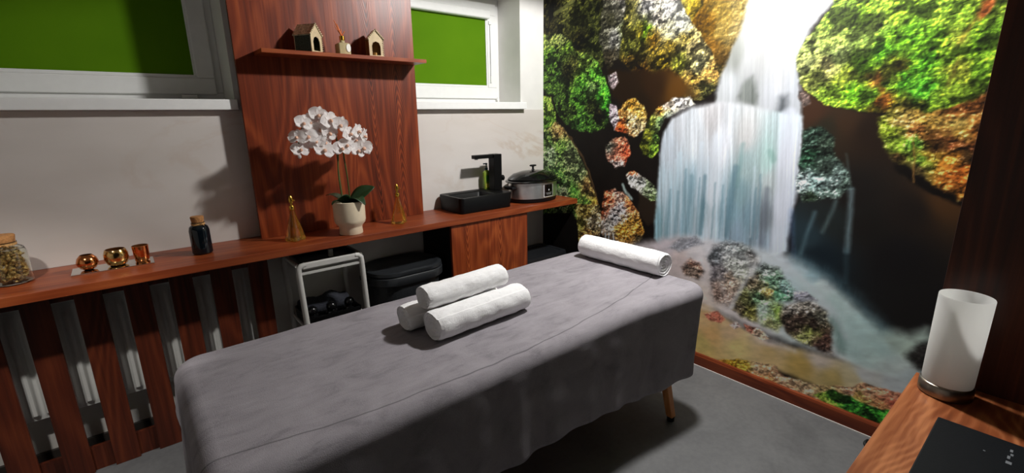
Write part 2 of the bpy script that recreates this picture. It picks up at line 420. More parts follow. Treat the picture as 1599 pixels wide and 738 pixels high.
MURAL = [  # print colours offset the lamp's falloff: darkened near the spotlight, lightened far away
 ('p',[(-60,2569),(609,2427),(690,2032),(570,1836),(342,1957),(-61,2116)],[(145,2316,31,30,18),(336,2202,56,60,25),(511,2175,41,45,22),(222,2286,91,94,48),(79,2197,38,37,20),(370,2064,28,27,14),(490,1996,47,53,26),(565,2206,35,37,18)],'moss',0.6,14,14,0),
 ('p',[(587,2431),(800,2386),(813,2092),(756,1947),(624,1848),(550,2042)],[(698,2185,65,63,53),(731,2236,80,78,72),(680,2033,110,109,104),(632,1920,54,48,35),(780,2059,78,87,42),(600,2023,66,65,53),(648,2154,52,51,36)],'rock',0.75,14,14,0),
 ('s',[(119,2269),(209,2297),(308,2329)],[(0,0,120,123,69)],'none',1,10,6,26),
 ('p',[(1182,2057),(1261,2134),(1300,2280),(1573,2222),(1551,2048),(1509,1946),(1467,1823),(1421,1710),(1336,1852),(1269,1960)],[(1262,2045,66,45,7),(1340,2017,77,52,7),(1406,2078,96,77,25),(1473,2098,106,90,44),(1405,1982,108,88,35),(1351,1901,93,62,15),(1413,1828,68,49,18),(1468,1983,116,100,56),(1392,1773,58,50,24)],'rock',0.4,14,14,0),
 ('p',[(1087,2325),(1285,2283),(1280,2140),(1222,2054),(1160,2131)],[(1194,2155,107,95,30),(1240,2114,92,77,19),(1166,2243,110,103,52)],'moss',0.35,14,14,0),
 ('p',[(771,2392),(1087,2325),(1141,2164),(1222,2051),(1309,1949),(1374,1848),(1417,1751),(1402,1671),(1319,1622),(1175,1645),(1041,1688),(845,1791),(717,1904),(740,2064)],[(915,2186,136,134,133),(1072,2142,135,133,131),(1162,2060,133,134,124),(798,2169,80,77,39),(878,2046,83,75,25),(915,2048,78,109,24),(809,1979,70,72,30),(974,1997,72,53,15),(1089,1929,91,77,28),(1189,1970,114,102,52),(1253,1928,135,123,81),(1158,1851,109,112,40),(1282,1823,151,146,104),(1363,1765,146,116,60),(1050,1861,81,70,18),(816,1863,54,42,18),(1249,1738,126,102,49),(1353,1673,67,67,37),(1080,1760,44,26,8),(893,1799,35,21,8),(1152,2027,134,134,119),(989,2103,135,130,122),(1093,2035,123,121,101)],'moss',0.6,14,14,0),
 ('p',[(636,1839),(1120,1801),(1231,1714),(1305,1647),(1184,1637),(1056,1596),(961,1496),(834,1561),(671,1672)],[(798,1747,32,20,10),(993,1717,39,23,9),(1172,1682,79,50,15),(904,1624,29,19,10),(1257,1656,70,50,21)],'none',0.05,44,14,0),
 ('p',[(637,1806),(701,1826),(725,1760),(685,1713),(640,1748)],[(671,1775,165,148,151)],'rock',0.7,16,10,0),
 ('p',[(-61,2148),(180,2130),(277,2075),(329,1992),(462,1957),(551,1887),(611,1779),(660,1673),(677,1547),(625,1462),(540,1434),(388,1432),(257,1477),(154,1571),(98,1695),(-61,1740)],[(80,2108,125,144,73),(213,2100,129,141,81),(81,1973,74,114,38),(246,2023,65,89,33),(151,1831,59,90,36),(312,1907,69,72,38),(434,1918,121,152,63),(525,1805,81,153,46),(587,1676,72,158,42),(499,1744,105,137,78),(409,1770,75,134,44),(382,1640,63,111,36),(564,1557,26,25,17),(288,1574,49,69,30),(478,1483,61,103,38),(250,1860,34,34,18),(386,1505,67,113,46),(645,1632,62,148,42),(503,1614,37,44,21)],'moss',0.7,14,14,0),
 ('p',[(-61,1711),(84,1686),(141,1576),(149,1476),(57,1427),(-61,1445)],[(49,1650,151,191,76),(85,1505,94,138,52)],'moss',0.6,14,14,0),
 ('p',[(-61,1425),(155,1505),(238,1449),(333,1338),(438,1203),(530,1042),(596,908),(564,808),(407,763),(305,818),(165,798),(-62,748)],[(50,1358,100,138,70),(87,1260,155,187,136),(170,1433,197,161,97),(193,1314,115,163,73),(295,1246,141,163,110),(396,1133,135,158,107),(335,982,89,155,65),(481,1046,198,157,92),(161,1064,89,141,66),(233,960,148,173,133),(467,900,89,132,59),(561,889,207,159,67),(15,946,81,123,61)],'moss',0.7,14,14,0),
 ('s',[(170,1476),(305,1384),(438,1231),(530,1060),(583,935)],[(0,0,179,137,83)],'none',0.5,12,14,18),
 ('p',[(344,894),(590,917),(630,804),(583,616),(480,514),(398,599),(380,764)],[(469,852,213,179,93),(534,789,230,208,164),(474,680,181,131,75),(432,570,152,115,59),(570,633,80,64,49),(407,743,185,175,86)],'moss',0.8,14,14,0),
 ('p',[(734,1579),(779,1628),(854,1649),(925,1611),(953,1544),(944,1456),(868,1410),(790,1426),(708,1454)],[(831,1606,183,134,48),(908,1564,192,155,69),(836,1525,228,201,138),(889,1484,233,206,149),(760,1484,202,101,43),(798,1554,152,111,51),(736,1441,187,76,39)],'rock',0.85,14,14,0),
 ('p',[(651,1631),(711,1609),(743,1521),(703,1450),(661,1522)],[(693,1547,200,183,193)],'rock',0.8,10,8,0),
 ('p',[(624,1353),(727,1403),(796,1409),(836,1347),(844,1297),(807,1214),(732,1191),(663,1235),(638,1296)],[(796,1316,230,105,71),(728,1270,228,134,105),(747,1223,236,209,202),(676,1333,70,71,61),(766,1387,202,126,93),(824,1275,222,89,55)],'rock',0.85,14,14,0),
 ('p',[(930,1066),(1026,1101),(1089,1025),(1090,878),(1005,834),(929,918)],[(996,971,41,32,24)],'none',0.1,20,14,0),
 ('p',[(810,1158),(881,1194),(954,1157),(1026,1110),(1076,1065),(1085,1012),(1019,995),(941,1046),(862,1080)],[(875,1129,231,236,234),(937,1114,197,201,193),(1013,1079,139,156,117),(882,1181,236,126,81),(1065,1022,103,125,74)],'rock',0.8,14,14,0),
 ('s',[(792,1086),(822,1037),(872,998)],[(0,0,191,216,213)],'none',1,18,6,21),
 ('p',[(638,1025),(728,1053),(840,1008),(912,938),(957,879),(993,788),(923,662),(751,593),(656,631),(607,777),(625,921)],[(675,983,209,107,67),(758,1007,236,175,150),(790,921,236,225,229),(739,845,236,230,235),(869,954,236,139,78),(684,789,223,215,204),(877,821,236,172,74),(799,762,236,164,60),(930,808,217,147,55),(690,657,93,74,60),(833,639,159,106,46),(962,711,59,52,36),(621,874,176,91,57)],'rock',0.9,14,14,0),
 ('s',[(658,718),(667,652),(670,585)],[(0,0,212,226,236)],'none',1,8,6,12),
 ('s',[(687,723),(696,658),(699,591)],[(0,0,212,226,236)],'none',1,8,6,12),
 ('s',[(727,731),(736,666),(739,600)],[(0,0,212,226,236)],'none',1,8,6,11),
 ('p',[(1531,2231),(1968,2138),(1927,2041),(1859,1943),(1816,1849),(1808,1777),(1825,1710),(1856,1577),(1860,1498),(1703,1491),(1530,1545),(1396,1581),(1410,1704),(1438,1793),(1479,1902),(1521,2022)],[(1728,2048,154,155,155),(1613,2008,153,154,151),(1572,1797,159,161,163),(1482,1674,176,180,184),(1716,1905,175,177,179),(1572,1643,132,136,136),(1703,1631,183,187,193),(1809,1627,182,187,194),(1594,1889,161,162,162),(1719,1754,179,181,185),(1498,1852,124,127,123)],'water',0.1,34,10,0),
 ('p',[(1528,1632),(1548,1703),(1598,1738),(1635,1634),(1628,1582),(1560,1591)],[(1570,1653,111,116,113)],'water',0.3,40,8,0),
 ('p',[(1730,1529),(1741,1624),(1779,1628),(1789,1526)],[(1755,1583,94,99,104)],'water',0.3,60,8,0),
 ('s',[(1825,1687),(1845,1595),(1855,1516)],[(0,0,96,91,89)],'none',1,12,6,14),
 ('s',[(1806,2145),(1717,2021),(1655,1912)],[(0,0,158,160,158)],'none',0.8,330,10,182),
 ('s',[(1464,2185),(1409,1975)],[(0,0,134,121,80)],'none',0.4,230,10,73),
 ('s',[(1066,2229),(1140,2080)],[(0,0,137,137,134)],'none',0.45,120,14,83),
 ('p',[(932,1416),(978,1520),(1047,1597),(1153,1649),(1241,1650),(1285,1605),(1181,1571),(1097,1527),(1062,1458),(1062,1324),(1014,1273),(935,1302),(916,1358)],[(1176,1634,191,186,184),(1091,1611,191,176,160),(1049,1574,182,126,54),(984,1504,155,169,68),(1053,1524,140,181,116),(1099,1504,160,176,156),(977,1405,93,96,32),(1020,1326,103,139,44),(948,1323,75,81,26),(1038,1406,81,115,51)],'moss',0.65,14,14,0),
 ('p',[(1086,1443),(1141,1527),(1263,1584),(1416,1608),(1559,1597),(1695,1562),(1867,1534),(1886,1380),(1884,1285),(1885,1156),(1869,986),(1868,841),(1816,794),(1731,812),(1495,793),(1334,760),(1112,697),(1069,758),(1060,895),(1069,1106),(1068,1308)],[(1386,1522,192,191,194),(1188,1485,194,199,206),(1133,1351,201,212,224),(1106,1109,195,216,229),(1077,855,146,185,198),(1458,1363,224,227,236),(1317,1431,208,214,221),(1594,1437,199,200,201),(1426,1104,212,224,236),(1306,1091,146,172,185),(1389,985,124,156,169),(1550,1008,133,165,180),(1612,1266,170,193,196),(1592,1123,138,168,177),(1660,988,130,159,174),(1743,1001,125,135,143),(1744,1191,180,191,194),(1724,1308,170,198,196),(1811,1313,219,224,236),(1821,1081,212,220,236),(1833,876,203,220,236),(1601,867,145,168,186),(1240,841,161,191,207),(1451,839,199,219,234),(1743,858,159,177,193),(1186,956,162,191,205)],'water',0.26,30,6,0),
 ('s',[(1114,1542),(1262,1588),(1416,1605),(1560,1591),(1696,1555)],[(0,0,195,197,202)],'none',0.6,40,6,22),
 ('s',[(1345,1377),(1347,1134),(1351,812)],[(0,0,211,224,236)],'none',0.85,26,4,32),
 ('s',[(1442,1416),(1438,1143),(1436,828)],[(0,0,217,226,236)],'none',0.8,40,4,65),
 ('s',[(1210,1315),(1203,1079),(1199,791)],[(0,0,200,223,236)],'none',0.6,22,4,31),
 ('s',[(1794,1535),(1811,1214),(1821,809)],[(0,0,217,223,236)],'none',0.9,34,4,75),
 ('s',[(1382,1194),(1386,1023),(1381,846)],[(0,0,88,121,135)],'none',0.8,22,4,24),
 ('s',[(1297,1187),(1295,971),(1286,816)],[(0,0,106,140,155)],'none',0.7,24,4,25),
 ('s',[(1557,1255),(1546,1081),(1537,870)],[(0,0,91,125,140)],'none',0.75,30,4,36),
 ('s',[(1582,1385),(1579,1281),(1571,1157)],[(0,0,121,156,158)],'none',0.6,22,4,25),
 ('s',[(1736,1153),(1736,1035),(1738,839)],[(0,0,106,114,127)],'none',0.7,30,4,36),
 ('s',[(1732,1348),(1750,1309)],[(0,0,120,162,154)],'none',0.6,26,6,31),
 ('s',[(1162,1091),(1159,952),(1154,774)],[(0,0,118,154,169)],'none',0.75,16,5,14),
 ('s',[(1216,1081),(1213,959),(1209,785)],[(0,0,117,152,168)],'none',0.75,16,5,13),
 ('s',[(1256,1226),(1265,967),(1262,795)],[(0,0,116,151,166)],'none',0.75,16,5,13),
 ('s',[(1351,1180),(1357,980),(1355,813)],[(0,0,114,149,164)],'none',0.75,16,5,12),
 ('s',[(1448,1159),(1452,994),(1452,831)],[(0,0,113,147,162)],'none',0.75,16,5,11),
 ('s',[(1494,1149),(1498,1001),(1498,840)],[(0,0,112,146,161)],'none',0.75,16,5,11),
 ('s',[(1679,1154),(1683,1027),(1686,876)],[(0,0,111,144,159)],'none',0.75,16,5,10),
 ('s',[(1694,1228),(1706,1031),(1709,880)],[(0,0,111,144,159)],'none',0.75,16,5,10),
 ('s',[(1131,1260),(1130,1030),(1130,778)],[(0,0,209,224,236)],'none',0.6,14,5,14),
 ('s',[(1183,1279),(1184,1037),(1186,789)],[(0,0,209,224,236)],'none',0.6,14,5,13),
 ('s',[(1233,1297),(1237,1043),(1239,799)],[(0,0,210,224,236)],'none',0.6,14,5,13),
 ('s',[(1395,1306),(1402,1064),(1407,831)],[(0,0,210,224,236)],'none',0.6,14,5,12),
 ('s',[(1504,1348),(1517,1078),(1524,853)],[(0,0,210,224,236)],'none',0.6,14,5,11),
 ('s',[(1660,1266),(1665,1096),(1675,881)],[(0,0,210,224,236)],'none',0.6,14,5,10),
 ('p',[(1832,1722),(1881,1624),(1955,1580),(2061,1555),(2170,1536),(2205,1421),(2271,1284),(2386,1212),(2536,1150),(2560,770),(2541,368),(2330,539),(2128,689),(1909,815),(1875,987),(1897,1157),(1872,1473)],[(1904,1549,60,38,25),(2043,1504,54,37,24),(2146,1475,36,25,18),(1969,1474,40,35,25),(2113,1181,28,24,22),(2322,914,25,23,24),(2023,847,25,36,44),(2184,1039,28,25,23),(1954,934,42,58,66),(2474,653,29,27,27),(2336,1122,33,27,24),(2452,1187,79,53,30),(2054,1033,35,41,41)],'none',0.08,20,10,0),
 ('p',[(1871,1454),(1940,1486),(2006,1433),(2017,1355),(2090,1276),(2115,1206),(2065,1157),(1987,1123),(1908,1113),(1872,1187),(1873,1348)],[(1908,1412,41,59,49),(1979,1399,48,61,50),(1903,1334,40,73,52),(1962,1212,148,179,175),(1893,1189,210,231,234),(2030,1219,114,133,129),(2084,1209,91,111,101),(1980,1286,47,58,51),(1943,1140,45,60,44)],'rock',0.8,20,14,0),
 ('p',[(1823,1651),(1871,1630),(1882,1588),(1851,1571)],[(1854,1610,107,91,84)],'rock',0.5,14,14,0),
 ('s',[(2066,1358),(2086,1284),(2105,1205)],[(0,0,76,90,86)],'none',0.8,16,4,8),
 ('s',[(2109,1193),(2118,1075),(2132,897)],[(0,0,148,177,186)],'none',0.85,30,4,20),
 ('s',[(2057,1132),(2038,1053),(2018,972)],[(0,0,104,126,128)],'none',0.8,26,4,16),
 ('s',[(1973,1063),(1956,968),(1936,842)],[(0,0,96,125,135)],'none',0.8,26,4,17),
 ('s',[(2131,903),(2148,744)],[(0,0,62,87,97)],'none',0.7,30,4,16),
 ('s',[(1867,1054),(1884,920),(1902,820)],[(0,0,110,143,200)],'none',0.4,34,4,27),
 ('p',[(1894,2154),(2526,2019),(2511,1872),(2516,1715),(2503,1646),(2490,1600),(2430,1563),(2374,1547),(2315,1535),(2227,1549),(2160,1537),(2061,1555),(1954,1583),(1871,1636),(1830,1692),(1798,1784),(1806,1836),(1867,1942),(1929,2028)],[(1833,1775,118,124,78),(1883,1712,117,126,60),(1854,1831,121,133,75),(1941,1877,117,134,66),(1977,1804,133,150,87),(1932,1752,133,129,81),(1954,1970,98,122,45),(2051,1968,95,126,35),(2055,1863,122,145,67),(2106,1908,120,142,64),(2016,1703,118,132,46),(2051,1631,93,152,33),(1976,1620,125,162,49),(2082,1753,85,127,29),(2145,1800,69,123,29),(2167,1949,104,135,39),(2226,1841,74,128,29),(2284,1735,78,147,34),(2164,1666,95,133,38),(2170,1599,158,92,36),(2139,1681,128,93,41),(2230,1676,60,117,30),(2211,1729,80,72,24),(2300,1633,79,159,42),(2317,1902,112,147,46),(2357,1777,107,149,39),(2387,1821,132,152,52),(2407,1701,134,145,48),(2429,1793,100,149,36),(2466,1834,105,150,40),(2462,1913,131,164,51),(2463,1696,88,130,35),(2400,1628,120,151,45),(2369,1580,91,123,36),(2268,1567,55,55,23),(2171,1848,88,131,32),(2289,1834,88,138,33),(2126,1614,104,158,42)],'leaf',0.62,12,14,0),
 ('p',[(2418,1905),(2429,1952),(2463,1963),(2463,1924),(2432,1880)],[(2442,1928,186,102,50)],'rock',0.4,18,14,0),
 ('s',[(2423,1895),(2404,1854),(2388,1816)],[(0,0,167,116,53)],'none',0.7,24,10,12),
 ('s',[(2396,1749),(2388,1702),(2381,1654)],[(0,0,157,121,57)],'none',0.55,24,14,11),
 ('s',[(2137,1700),(2168,1613),(2179,1569)],[(0,0,156,93,37)],'none',0.7,24,10,14),
 ('p',[(2162,1526),(2247,1562),(2335,1540),(2429,1570),(2521,1627),(2526,1430),(2519,1253),(2492,1182),(2425,1227),(2357,1264),(2308,1304),(2246,1344),(2192,1431)],[(2204,1476,152,176,51),(2233,1435,125,149,48),(2256,1503,184,154,83),(2305,1464,202,127,64),(2261,1395,142,177,55),(2303,1410,119,177,61),(2330,1503,189,148,63),(2361,1503,201,160,77),(2351,1438,94,59,27),(2411,1440,111,67,33),(2442,1491,209,177,91),(2451,1548,135,79,38),(2408,1578,176,103,47),(2483,1576,116,69,33),(2490,1479,158,96,41),(2363,1359,172,138,47),(2426,1349,217,137,49),(2473,1301,221,117,45),(2479,1378,68,48,25),(2345,1345,126,174,59),(2257,1348,72,54,30),(2331,1295,88,73,41),(2435,1415,138,74,41),(2494,1404,105,59,31),(2446,1466,195,154,68),(2386,1413,66,43,22)],'rock',0.7,22,20,0),
 ('s',[(2293,1503),(2313,1383),(2328,1245)],[(0,0,190,138,70)],'none',0.8,8,8,6),
 ('p',[(244,370),(749,635),(1051,737),(1243,808),(1492,823),(1746,829),(1877,822),(2002,788),(2126,705),(2244,621),(2327,564),(2421,569),(2470,615),(2582,511),(2460,313),(2369,280),(2148,337),(1835,343),(1534,391),(989,291),(249,66)],[(1158,720,216,207,214),(1255,655,221,205,204),(1456,781,229,227,233),(1381,704,236,230,234),(1747,822,220,229,236),(1865,794,217,227,236),(1946,761,206,227,236),(2008,742,176,207,218),(2057,703,218,233,236),(2135,640,214,236,236),(2230,536,207,236,235),(2316,468,203,231,227),(2086,591,222,232,236),(2218,429,188,218,216),(2381,525,184,205,195),(2432,497,204,225,212),(2399,402,211,225,223),(2149,331,232,235,236),(2453,359,199,213,216),(1448,431,236,221,211),(1652,373,236,227,227),(1554,585,228,218,219),(699,455,199,192,193),(1031,444,227,213,205)],'mist',0.1,70,10,0),
 ('s',[(1703,783),(1905,722),(1995,661)],[(0,0,218,228,236)],'none',0.75,50,6,34),
 ('s',[(1955,693),(2112,606),(2243,439)],[(0,0,211,236,235)],'none',0.6,90,6,71),
 ('s',[(1909,815),(2068,764),(2227,649),(2322,562)],[(0,0,93,125,137)],'none',0.7,80,8,55),
 ('s',[(1733,790),(1892,754),(2010,680),(2115,579),(2180,467)],[(0,0,219,229,236)],'none',0.8,46,6,26),
 ('s',[(2108,632),(2234,504),(2370,436)],[(0,0,173,205,205)],'none',0.5,80,6,53),
 ('p',[(1177,719),(1244,792),(1354,825),(1407,791),(1251,709)],[(1290,767,167,169,179)],'rock',0.2,34,8,0),
 ('p',[(1431,707),(1472,780),(1549,831),(1640,841),(1700,812),(1743,763),(1682,650),(1644,523),(1592,443),(1503,456),(1465,561),(1473,645)],[(1480,746,111,116,122),(1570,804,165,171,174),(1646,782,146,153,152),(1700,775,126,125,123),(1510,634,109,104,110),(1618,700,216,221,213),(1592,595,212,187,167),(1541,521,175,148,135),(1660,652,193,197,183)],'rock',0.5,50,16,0),
 ('p',[(1282,606),(1333,677),(1398,659),(1436,611),(1395,555),(1303,565)],[(1347,614,124,108,97),(1343,663,197,147,126)],'rock',0.6,32,12,0),
 ('p',[(1619,435),(1635,508),(1682,619),(1725,706),(1772,747),(1839,738),(1904,679),(1938,631),(1927,570),(1830,540),(1770,464),(1763,403),(1667,410)],[(1775,719,160,175,169),(1816,655,134,178,148),(1806,597,217,189,113),(1716,629,121,109,87),(1692,525,94,95,59),(1718,455,125,122,63),(1761,546,108,144,107),(1883,637,145,179,174),(1644,451,116,103,81),(1856,593,107,166,129)],'rock',0.7,36,16,0),
 ('p',[(1752,501),(1827,558),(1897,550),(1901,435),(1871,383),(1792,393)],[(1837,474,181,208,162),(1784,495,209,236,217),(1869,485,143,174,82),(1844,412,186,190,132)],'rock',0.45,34,12,0),
 ('p',[(1932,629),(1985,648),(2042,619),(1939,573)],[(1979,618,186,186,202)],'rock',0.5,20,8,0),
 ('p',[(1884,527),(1952,592),(2026,607),(2091,575),(2123,499),(2136,361),(2088,353),(1996,365),(1909,396),(1884,467)],[(1925,558,196,188,178),(2013,586,165,159,150),(2076,553,114,113,99),(1981,485,61,48,42),(1940,434,71,57,50),(2042,477,58,47,41),(2007,402,199,203,129),(2036,435,161,168,95),(2108,422,105,75,66),(2085,377,80,58,52)],'rock',0.7,30,14,0),
 ('s',[(2127,535),(2160,459),(2175,384)],[(0,0,107,139,134)],'none',0.75,50,8,33),
 ('s',[(1731,775),(1678,618),(1610,448)],[(0,0,235,235,236)],'none',0.75,26,6,22),
 ('s',[(1424,694),(1461,560),(1495,454)],[(0,0,236,224,221)],'none',0.6,26,6,24),
 ('s',[(1537,755),(1666,760),(1717,659)],[(0,0,233,232,236)],'none',0.5,40,8,29),
 ('s',[(1508,653),(1551,544),(1581,472)],[(0,0,236,227,223)],'none',0.5,36,8,27),
 ('s',[(1897,553),(2001,614),(2087,584)],[(0,0,220,227,236)],'none',0.6,30,6,15),
 ('s',[(1789,505),(1794,402)],[(0,0,215,236,220)],'none',0.5,30,6,28),
 ('p',[(246,233),(984,361),(1387,404),(1492,403),(1655,346),(1839,313),(2031,330),(2176,338),(2384,342),(2503,330),(2451,218),(2252,189),(2115,146),(1958,158),(1874,157),(1681,102),(1420,27),(1008,-18),(252,-104)],[(1460,307,236,197,142),(1508,238,236,191,129),(1669,215,236,213,145),(1847,245,226,195,137),(1624,281,236,202,159),(1838,320,236,217,206),(2012,236,204,172,100),(2163,227,199,175,113),(2241,263,215,200,159),(2094,308,216,202,188),(2289,302,210,213,212),(2413,308,203,211,214),(1452,152,224,200,124),(995,197,236,195,132)],'mist',0.1,44,8,0),
 ('s',[(1401,391),(1575,380),(1767,333),(1972,306)],[(0,0,236,230,227)],'none',0.75,40,6,22),
 ('p',[(1447,350),(1533,395),(1585,358),(1564,326),(1479,322)],[(1517,356,236,139,114)],'rock',0.4,16,8,0),
 ('p',[(1698,368),(1785,363),(1844,330),(1805,304),(1713,329)],[(1728,359,235,150,126),(1801,338,236,207,178)],'rock',0.6,14,8,0),
 ('p',[(1610,334),(1653,365),(1685,344),(1643,313)],[(1656,342,236,206,200)],'rock',0.4,14,8,0),
 ('p',[(250,-1),(779,34),(1059,25),(1440,54),(1525,53),(1641,115),(1732,149),(1804,159),(1891,188),(1903,145),(1992,142),(2113,163),(2168,186),(2248,216),(2282,257),(2358,265),(2448,270),(2519,226),(2471,-78),(2058,-134),(1457,-140),(253,-162)],[(1527,36,236,140,92),(1662,94,236,183,59),(1719,102,236,196,73),(1826,123,236,189,143),(1789,132,236,198,159),(1929,121,236,193,154),(2059,111,236,199,156),(2146,138,236,203,139),(2251,196,236,179,146),(2325,232,236,175,136),(2400,234,236,155,123),(2282,168,236,203,106),(2387,157,236,164,107),(2429,207,236,119,93),(2186,53,236,174,99),(2321,80,236,178,90),(1867,72,236,164,108)],'rock',0.5,12,12,0),
 ('p',[(2098,92),(2171,168),(2228,159),(2296,157),(2362,155),(2428,176),(2413,115),(2375,66),(2296,66),(2211,77),(2140,71)],[(2174,141,96,181,61),(2261,121,53,128,47),(2368,112,69,175,56),(2137,96,179,221,89),(2315,120,53,121,45)],'moss',0.6,14,14,0),
 ('s',[(2230,189),(2280,181),(2311,182)],[(0,0,178,112,87)],'none',0.8,10,8,8),
 ('s',[(1898,155),(1933,139)],[(0,0,183,120,86)],'none',0.7,10,6,9),
 ('p',[(2420,466),(2454,528),(2524,610),(2576,416),(2469,406)],[(2458,475,48,46,44)],'rock',0.3,44,16,0),
]
# ---- the printed wallpaper: a picture of a forest waterfall, described in millimetres on the wall
#      (u to the right of the window-wall corner, v above the floor), one colour per grid vertex
def paint_mural():
    STEP = 4.0
    us = np.arange(0, 2790 + 1, STEP); vs = np.arange(78, 2500 + 1, STEP)
    U, V = np.meshgrid(us, vs)
    rng = np.random.default_rng(3); TAB = rng.random((256, 256))
    def vn(x, y):
        xi = np.floor(x).astype(int); yi = np.floor(y).astype(int); fx = x - xi; fy = y - yi
        fx = fx * fx * (3 - 2 * fx); fy = fy * fy * (3 - 2 * fy)
        g = lambda a, b: TAB[(a + 7 * b // 256) & 255, b & 255]
        return (g(xi, yi) * (1 - fx) + g(xi + 1, yi) * fx) * (1 - fy) + (g(xi, yi + 1) * (1 - fx) + g(xi + 1, yi + 1) * fx) * fy
    def fbm(x, y, o=4, r=0.55):
        s = 0; a = 1; t = 0
        for i in range(o):
            s = s + a * vn(x * 2 ** i + 17.3 * i, y * 2 ** i + 9.1 * i); t += a; a *= r
        return s / t
    def hf(a, b, sx, sy, g, e):                      # relief as photographed: light falling from the upper left
        return np.clip((fbm(a / sx, b / sy, 4, 0.58) - fbm((a - e) / sx, (b + e * 1.2) / sy, 4, 0.58)) * g, -1, 1)
    img = np.zeros(U.shape + (3,)); img[:] = (20, 16, 14)
    img *= (0.8 + 0.4 * fbm(U / 60, V / 60, 4))[..., None]
    for n, (kind, poly, anch, tex, amp, soft, warp, width) in enumerate(MURAL):
        pu = np.array([q[0] for q in poly], float); pv = np.array([q[1] for q in poly], float)
        mg = soft + warp + width + 10
        i0, i1 = np.searchsorted(us, [pu.min() - mg, pu.max() + mg]); j0, j1 = np.searchsorted(vs, [pv.min() - mg, pv.max() + mg])
        if i1 <= i0 or j1 <= j0: continue
        u = U[j0:j1, i0:i1]; v = V[j0:j1, i0:i1]; k = n * 3.7
        wu = u + warp * 2.2 * (fbm(u / 45 + k, v / 45, 4) - 0.5); wv = v + warp * 2.2 * (fbm(u / 45, v / 45 + k + 40, 4) - 0.5)
        N = len(poly); d = np.full(u.shape, 1e9); ins = np.zeros(u.shape, bool)
        for a in range(N if kind == 'p' else N - 1):
            b = (a + 1) % N; ax, ay, bx, by = pu[a], pv[a], pu[b], pv[b]
            ex, ey = bx - ax, by - ay; L2 = ex * ex + ey * ey + 1e-9
            t = np.clip(((wu - ax) * ex + (wv - ay) * ey) / L2, 0, 1)
            d = np.minimum(d, np.hypot(wu - ax - t * ex, wv - ay - t * ey))
            if kind == 'p':
                c = ((ay > wv) != (by > wv)) & (wu < (bx - ax) * (wv - ay) / (by - ay + 1e-12) + ax); ins ^= c
        sd = np.where(ins, -d, d) if kind == 'p' else d - width / 2
        al = np.clip(0.5 - sd / soft, 0, 1); al = al * al * (3 - 2 * al)
        if kind == 's':
            col = np.zeros(u.shape + (3,)); col[:] = anch[0][2:]
            al = al * amp * (0.75 + 0.5 * (fbm(u / 9 + k, v / 90, 3) - 0.5))
        else:
            num = np.zeros(u.shape + (3,)); den = np.zeros(u.shape)
            cu = u + 26 * (fbm(u / 30 + k, v / 30, 3) - 0.5) * 2; cv = v + 26 * (fbm(u / 30, v / 30 + k, 3) - 0.5) * 2
            if tex in ('water', 'mist', 'none'): cu, cv = u, v
            for (au, av, r, g, b) in anch:
                dv = (cv - av) * (0.5 if tex == 'water' else 1)
                w = 1.0 / ((cu - au) ** 2 + dv ** 2 + 60.0) ** 1.7
                num += w[..., None] * np.array((r, g, b), float); den += w
            col = num / den[..., None]
            ss = lambda x, a, b: (lambda q: q * q * (3 - 2 * q))(np.clip((x - a) / (b - a), 0, 1))
            if tex in ('moss', 'leaf'):
                # dark hollows between cushions, then fine leaf dabs, then yellow tips
                if tex == 'moss':
                    uu, vv, fx, fy, lo, px = u, v, 9.0, 8.5, 0.36, 40.0
                else:
                    uu, vv, fx, fy, lo, px = u + 0.25 * v, v - 0.22 * u, 15.0, 7.0, 0.50, 60.0
                wx = uu + 10 * (fbm(uu / 22 + k, vv / 22, 2) - 0.5); wy = vv + 10 * (fbm(uu / 22, vv / 22 + k, 2) - 0.5)
                hol = lo + (1.12 - lo) * ss(fbm(wx / px + k, wy / (px * 0.8), 4, 0.6), 0.36, 0.58)
                dab = fbm(wx / fx + k, wy / fy + 3, 3, 0.75)
                rel = hf(wx, wy, 24, 20, 5.0, 5.0)
                m = hol * (1 + amp * (2.0 * (dab - 0.5) + 0.7 * rel))
                col = col * np.clip(m, 0.10, 2.2)[..., None]
                tip = ss(dab + 0.25 * rel, 0.60, 0.82) * amp * ss(hol, 0.6, 1.0)
                col = col * (1 + tip[..., None] * np.array((0.40, 0.30, 0.10))) + tip[..., None] * np.array((26, 26, 6.0))
            elif tex == 'rock':
                wx = u + 14 * (fbm(u / 26 + k, v / 26, 3) - 0.5); wy = v + 14 * (fbm(u / 26, v / 26 + k, 3) - 0.5)
                rel = hf(wx, wy, 46, 34, 6.5, 6.0)
                crev = ss(np.abs(fbm(wx / 52 + k, wy / 40, 4, 0.6) - 0.5), 0.0, 0.055)
                dab = fbm(wx / 10 + k, wy / 8, 3, 0.7)
                m = (1 + amp * (0.8 * rel + 1.1 * (dab - 0.5))) * (1 - amp * 0.75 * (1 - crev))
                col = col * np.clip(m, 0.08, 2.2)[..., None]
                sp = ss(dab + 0.3 * rel, 0.70, 0.92) * amp * 0.7
                col = col + sp[..., None] * np.clip(col.mean(-1, keepdims=True), 25, 140) * 0.9
            elif tex == 'water':
                uu = u + 0.10 * (v - 1400) * 0.9
                h = fbm(uu / 14 + k, v / 420, 4, 0.65)
                col = col * (1 + (h - 0.5) * 2 * amp)[..., None]
            elif tex == 'mist':
                h = fbm((u + v) / 60 + k, (v - u * 0.45) / 26, 4, 0.5)
                col = col * (1 + (h - 0.5) * 2 * amp)[..., None]
        img[j0:j1, i0:i1] = img[j0:j1, i0:i1] * (1 - al[..., None]) + np.clip(col, 0, 255) * al[..., None]
    s = np.clip(img, 0, 255) / 255
    lin = np.where(s <= 0.04045, s / 12.92, ((s + 0.055) / 1.055) ** 2.4)
    return us, vs, lin
us, vs, lin = paint_mural()
nu, nv = len(us), len(vs)
lin = np.clip(lin, 0.003, 0.88)
